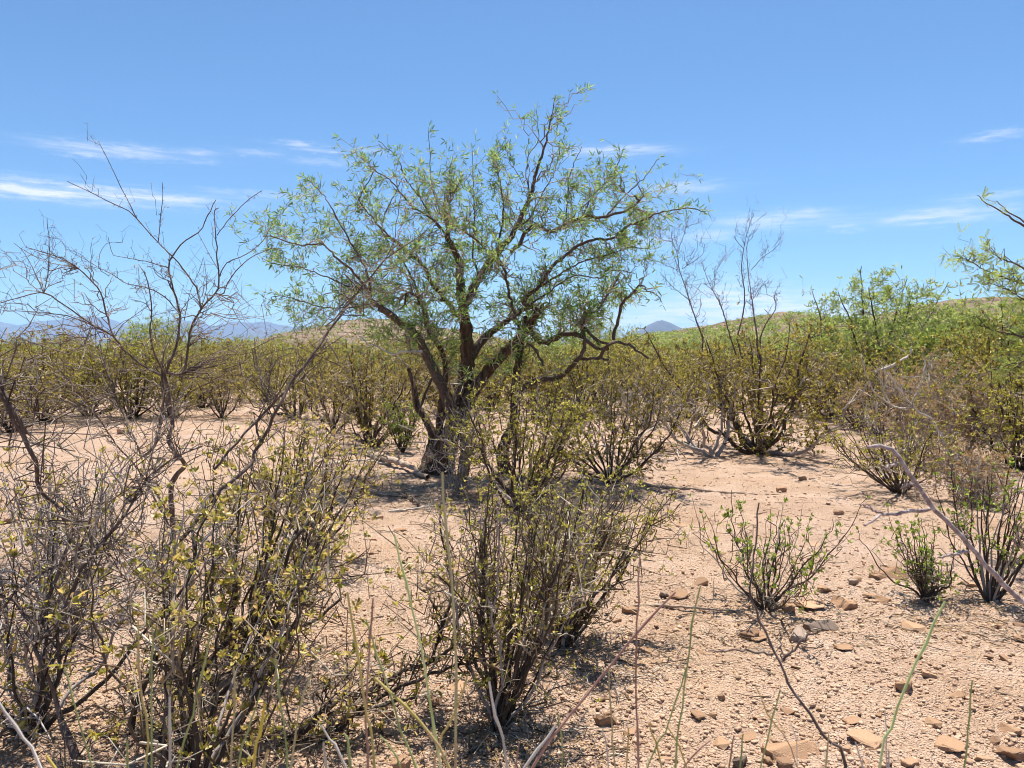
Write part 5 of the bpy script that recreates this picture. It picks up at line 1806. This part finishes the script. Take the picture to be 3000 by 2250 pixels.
STALKS = [  # zoom key, points from tip down to the picture's edge, distance, radius, material
    ('H', [(415, 1000), (470, 1200), (590, 1650)], 1.35, .0022, 's_green'), ('H', [(895, 700), (900, 1100), (960, 1400), (940, 1650)], 1.25, .0027, 's_olive'),
    ('H', [(985, 750), (980, 1150), (985, 1650)], 1.3, .0024, 's_green'), ('H', [(1370, 750), (1330, 950), (1250, 1300), (1150, 1650)], 1.3, .0024, 's_green'),
    ('H', [(1100, 1195), (1100, 1400), (1095, 1650)], 1.3, .0032, 's_grey'), ('H', [(1515, 1000), (1520, 1300), (1500, 1650)], 1.2, .0024, 's_tan'),
    ('H', [(1718, 1240), (1690, 1430), (1640, 1650)], 1.2, .0036, 's_yellow'), ('H', [(1690, 1150), (1600, 1450), (1540, 1650)], 1.25, .0022, 's_green'),
    ('H', [(1775, 950), (1830, 1300), (1860, 1650)], 1.3, .0023, 's_green'), ('H', [(2055, 950), (1950, 1250), (1890, 1650)], 1.2, .0024, 's_tan'),
    ('H', [(-40, 1180), (130, 1430), (260, 1650)], 1.2, .0036, 's_grey'), ('H', [(2080, 1380), (2150, 1500), (2240, 1650)], 1.25, .0026, 's_grey'),
    ('H', [(2100, 1490), (2110, 1650)], 1.25, .0032, 's_grey'), ('H', [(1740, 1540), (1710, 1650)], 1.2, .0036, 's_olive'), ('H', [(820, 1480), (825, 1650)], 1.2, .0024, 's_green'),
    ('H', [(300, 1580), (350, 1650)], 1.2, .0034, 's_yellow'),
    ('I', [(40, 520), (90, 820), (130, 1100), (170, 1350), (210, 1650)], 1.2, .0028, 's_olive'), ('I', [(205, 560), (180, 900), (160, 1300), (170, 1650)], 1.25, .0026, 's_red'),
    ('I', [(160, 700), (220, 900), (300, 1130), (400, 1450), (480, 1650)], 1.3, .0026, 's_green'), ('I', [(345, 150), (450, 600), (530, 950), (590, 1350), (640, 1650)], 1.2, .0026, 's_pale'),
    ('I', [(655, -260), (680, 120), (712, 450), (738, 800), (742, 1300), (745, 1650)], 1.2, .0028, 's_tan'), ('I', [(215, 1075), (420, 1270), (560, 1420), (700, 1650)], 1.15, .0036, 's_olive'),
    ('I', [(820, 1050), (760, 1250), (680, 1400), (600, 1650)], 1.2, .0026, 's_olive'), ('I', [(958, 1100), (1010, 1350), (1075, 1650)], 1.25, .0034, 's_grey'),
    ('I', [(1392, 1380), (1280, 1530), (1190, 1650)], 1.25, .0036, 's_grey'), ('I', [(2165, 520), (1900, 800), (1600, 1180), (1400, 1420), (1240, 1660)], 1.25, .003, 's_red'),
    ('I', [(1935, 300), (1915, 700), (1910, 1100), (1915, 1350), (1930, 1650)], 1.25, .0024, 's_red'), ('I', [(1735, 1010), (1750, 1350), (1772, 1650)], 1.3, .002, 's_tan'),
    ('I', [(1690, 1420), (1735, 1650)], 1.3, .002, 's_grey'), ('I', [(2235, 1010), (2110, 1400), (1990, 1650)], 1.3, .0022, 's_green'), ('I', [(1995, 1370), (2075, 1650)], 1.3, .0022, 's_olive'),
    ('I', [(1402, 1300), (1435, 1650)], 1.3, .002, 's_green'), ('I', [(2110, 1390), (2212, 1600)], 1.3, .002, 's_olive'), ('I', [(1160, 1490), (1130, 1650)], 1.3, .002, 's_red'),
    ('I', [(20, 1440), (60, 1650)], 1.2, .003, 's_green'), ('I', [(250, 1450), (380, 1650)], 1.25, .002, 's_green'), ('I', [(1860, 1400), (1850, 1650)], 1.3, .002, 's_olive'),
    ('J', [(1702, 580), (1560, 880), (1440, 1150), (1340, 1430), (1275, 1660)], 1.15, .0032, 's_pale'), ('J', [(1877, 1090), (1850, 1400), (1825, 1660)], 1.3, .0024, 's_green'),
    ('J', [(470, 1120), (570, 1330), (750, 1660)], 1.35, .0018, 's_olive'), ('J', [(632, 1150), (570, 1380), (505, 1660)], 1.35, .0022, 's_green'),
    ('J', [(115, 480), (60, 720), (30, 1000), (-10, 1300), (-40, 1650)], 1.25, .0022, 's_green'), ('J', [(332, 1450), (300, 1660)], 1.35, .0022, 's_red'), ('J', [(392, 1440), (370, 1660)], 1.35, .0022, 's_green'),
    ('J', [(1118, 1490), (1165, 1660)], 1.3, .002, 's_grey'), ('J', [(1312, 1290), (1322, 1660)], 1.3, .0016, 's_grey'), ('J', [(945, 1440), (930, 1660)], 1.35, .002, 's_tan'),
    ('J', [(180, 1480), (0, 1660)], 1.3, .002, 's_red'), ('J', [(1330, 1540), (1335, 1660)], 1.3, .0018, 's_grey'), ('J', [(700, 1370), (745, 1600)], 1.4, .0012, 's_grey'),
]
LAB = {'s_green': 'green', 's_pale': 'pale green', 's_yellow': 'yellow', 's_grey': 'dry grey', 's_red': 'reddish', 's_olive': 'olive', 's_tan': 'tan'}
# clumps of jointed stalks: each clump is a plant, each stalk a part of it
clumps = {}
for (k, pts, d, r, m) in STALKS:
    s = zz(k, pts)
    cx = s[-1][0]
    key = int(np.clip(cx // 600, 0, 4))
    clumps.setdefault(key, []).append((s, d, r, m))
CL = {0: 'clump of blurred green and grey stalks at the bottom left corner', 1: 'clump of yellow and green stalks at the bottom left of centre',
      2: 'clump of tall pale green and tan stalks at the bottom centre', 3: 'clump of thin reddish and green stalks at the bottom right of centre',
      4: 'clump of sparse stalks with one long pale green blade at the bottom right'}
for key, items in sorted(clumps.items()):
    bx = np.mean([P(s[-1][0], s[-1][1], d)[0] for s, d, r, m in items])
    b = np.array([bx, 1.22, gz(bx, 1.22)])
    root = thing('joint_fir', CL[key], 'plant', b)
    for (s, d, r, m) in items:
        w = [P(x, y, d) for x, y in s][::-1]
        bot = w[0]
        slope = (w[1] - w[0]) if len(w) > 1 else np.array([0, 0, .1])
        # carry the stalk on down to the foot of its clump
        ft = np.array([b[0] + (bot[0] - b[0]) * .55 + rng.normal() * .02, d + rng.normal() * .03, gz(bot[0], d) - .01])
        md = bot - norm(slope) * bot[2] * .45
        md[0] = md[0] * .6 + ft[0] * .4
        wv = np.array([ft, md] + w)
        c = resample(wv, 34)
        c[1:-1] += rng.normal(size=(32, 3)) * .0008
        rad = r * np.linspace(1.15, .45, 34) ** .7
        rad = rad * (1 + .35 * (np.arange(34) % 7 == 3))
        t = Tubes()
        t.add(c, rad, 6, wob=.1)
        link('stalk', t.mesh('stalk', b), M[m], root)


def front_branch(label, S, ft, mat):
    b = np.array(ft, float)
    b[2] = gz(b[0], b[1])
    root = thing('bare_branch', label, 'branch', b)
    sk = Skel()
    for i, (k, pts, d0, d1, r0, r1) in enumerate(S):
        s = zz(k, pts)
        w = [P(x, y, d) for (x, y), d in zip(s, np.linspace(d0, d1, len(s)))]
        if i == 0:
            w = w + [w[-1] * .45 + b * .55 + np.array([.03, 0, .12]), b]
        c = resample(np.array(w), 60 if i == 0 else 16)
        c[1:-1] += rng.normal(size=(len(c) - 2, 3)) * .0016
        r = np.linspace(r0, r1, len(c))
        sk.add(c[::-1], r[::-1])
        t = Tubes()
        t.add(c, r, 8, wob=.22)
        ob = link('branch' if i == 0 else 'twig', t.mesh('branch', b), mat, root if i == 0 else main)
        if i == 0:
            main = ob
    tw = Tubes()
    sk.spurs(36, .008, .02, up=.0, out=1.4, n=3, r=.0016, tubes=tw, k=4, rmax=1, jit=.1, add=False)
    link('thorns', tw.mesh('thorns', b), mat, main, 'stuff')


front_branch('pale grey thorny branch slanting in from the right edge close to the camera', [
    ('G', [(1195, 465), (1260, 455), (1370, 480), (1420, 560), (1500, 680), (1620, 860), (1800, 1030), (1900, 1160), (2080, 1350), (2212, 1480), (2420, 1680)], 1.75, 1.7, .0045, .0085),
    ('G', [(1180, 972), (1240, 930), (1300, 905), (1400, 888), (1605, 862)], 1.6, 1.74, .002, .0045),
    ('G', [(1155, 838), (1230, 875), (1305, 905)], 1.6, 1.63, .0016, .003),
    ('G', [(1305, 597), (1350, 585), (1395, 570)], 1.7, 1.74, .002, .003),
    ('G', [(1665, 1180), (1750, 1160), (1850, 1140)], 1.66, 1.72, .0018, .0034),
    ('G', [(1430, 712), (1470, 705), (1505, 700)], 1.72, 1.75, .0016, .0026)], (1.75, 1.75, 0), M['foreg'])
front_branch('dark thorny twig rising from the bottom edge right of centre, close to the camera', [
    ('J', [(495, -60), (480, 150), (462, 300), (440, 450), (452, 600), (540, 780), (580, 880), (640, 1000), (700, 1140), (780, 1240), (850, 1350), (930, 1480), (1050, 1660)], 1.6, 1.45, .0016, .0056),
    ('J', [(165, 900), (280, 893), (400, 897), (585, 922)], 1.5, 1.55, .0013, .0028),
    ('J', [(885, 772), (820, 805), (745, 865), (650, 965)], 1.5, 1.52, .0018, .003),
    ('J', [(632, 780), (638, 880), (645, 970)], 1.56, 1.53, .0012, .002),
    ('J', [(400, 650), (450, 690), (500, 720)], 1.58, 1.57, .0012, .002)], (.42, 1.35, 0), M['bare'])


# ------------------------------------------------------------------ the air
def haze():
    x0, x1, y0, y1, z0, z1 = -31000, 31000, -31000, 31000, -45, 600
    V = [(x, y, z) for z in (z0, z1) for y in (y0, y1) for x in (x0, x1)]
    Q = [(0, 2, 3, 1), (4, 5, 7, 6), (0, 1, 5, 4), (1, 3, 7, 5), (3, 2, 6, 7), (2, 0, 4, 6)]
    me = mesh_arrays('haze', V, Q, smooth=False)
    m, n, l = new_mat('haze_air')
    out = n.new('ShaderNodeOutputMaterial')
    v = n.new('ShaderNodeVolumePrincipled')
    v.inputs['Color'].default_value = (.34, .60, 1.0, 1)
    v.inputs['Density'].default_value = 5.0e-5
    v.inputs['Anisotropy'].default_value = 0.0
    l.new(v.outputs[0], out.inputs['Volume'])
    o = link('haze', me, m, kind='stuff')
    tag(o, 'thin blue desert haze over the far mountains', 'haze')


haze()
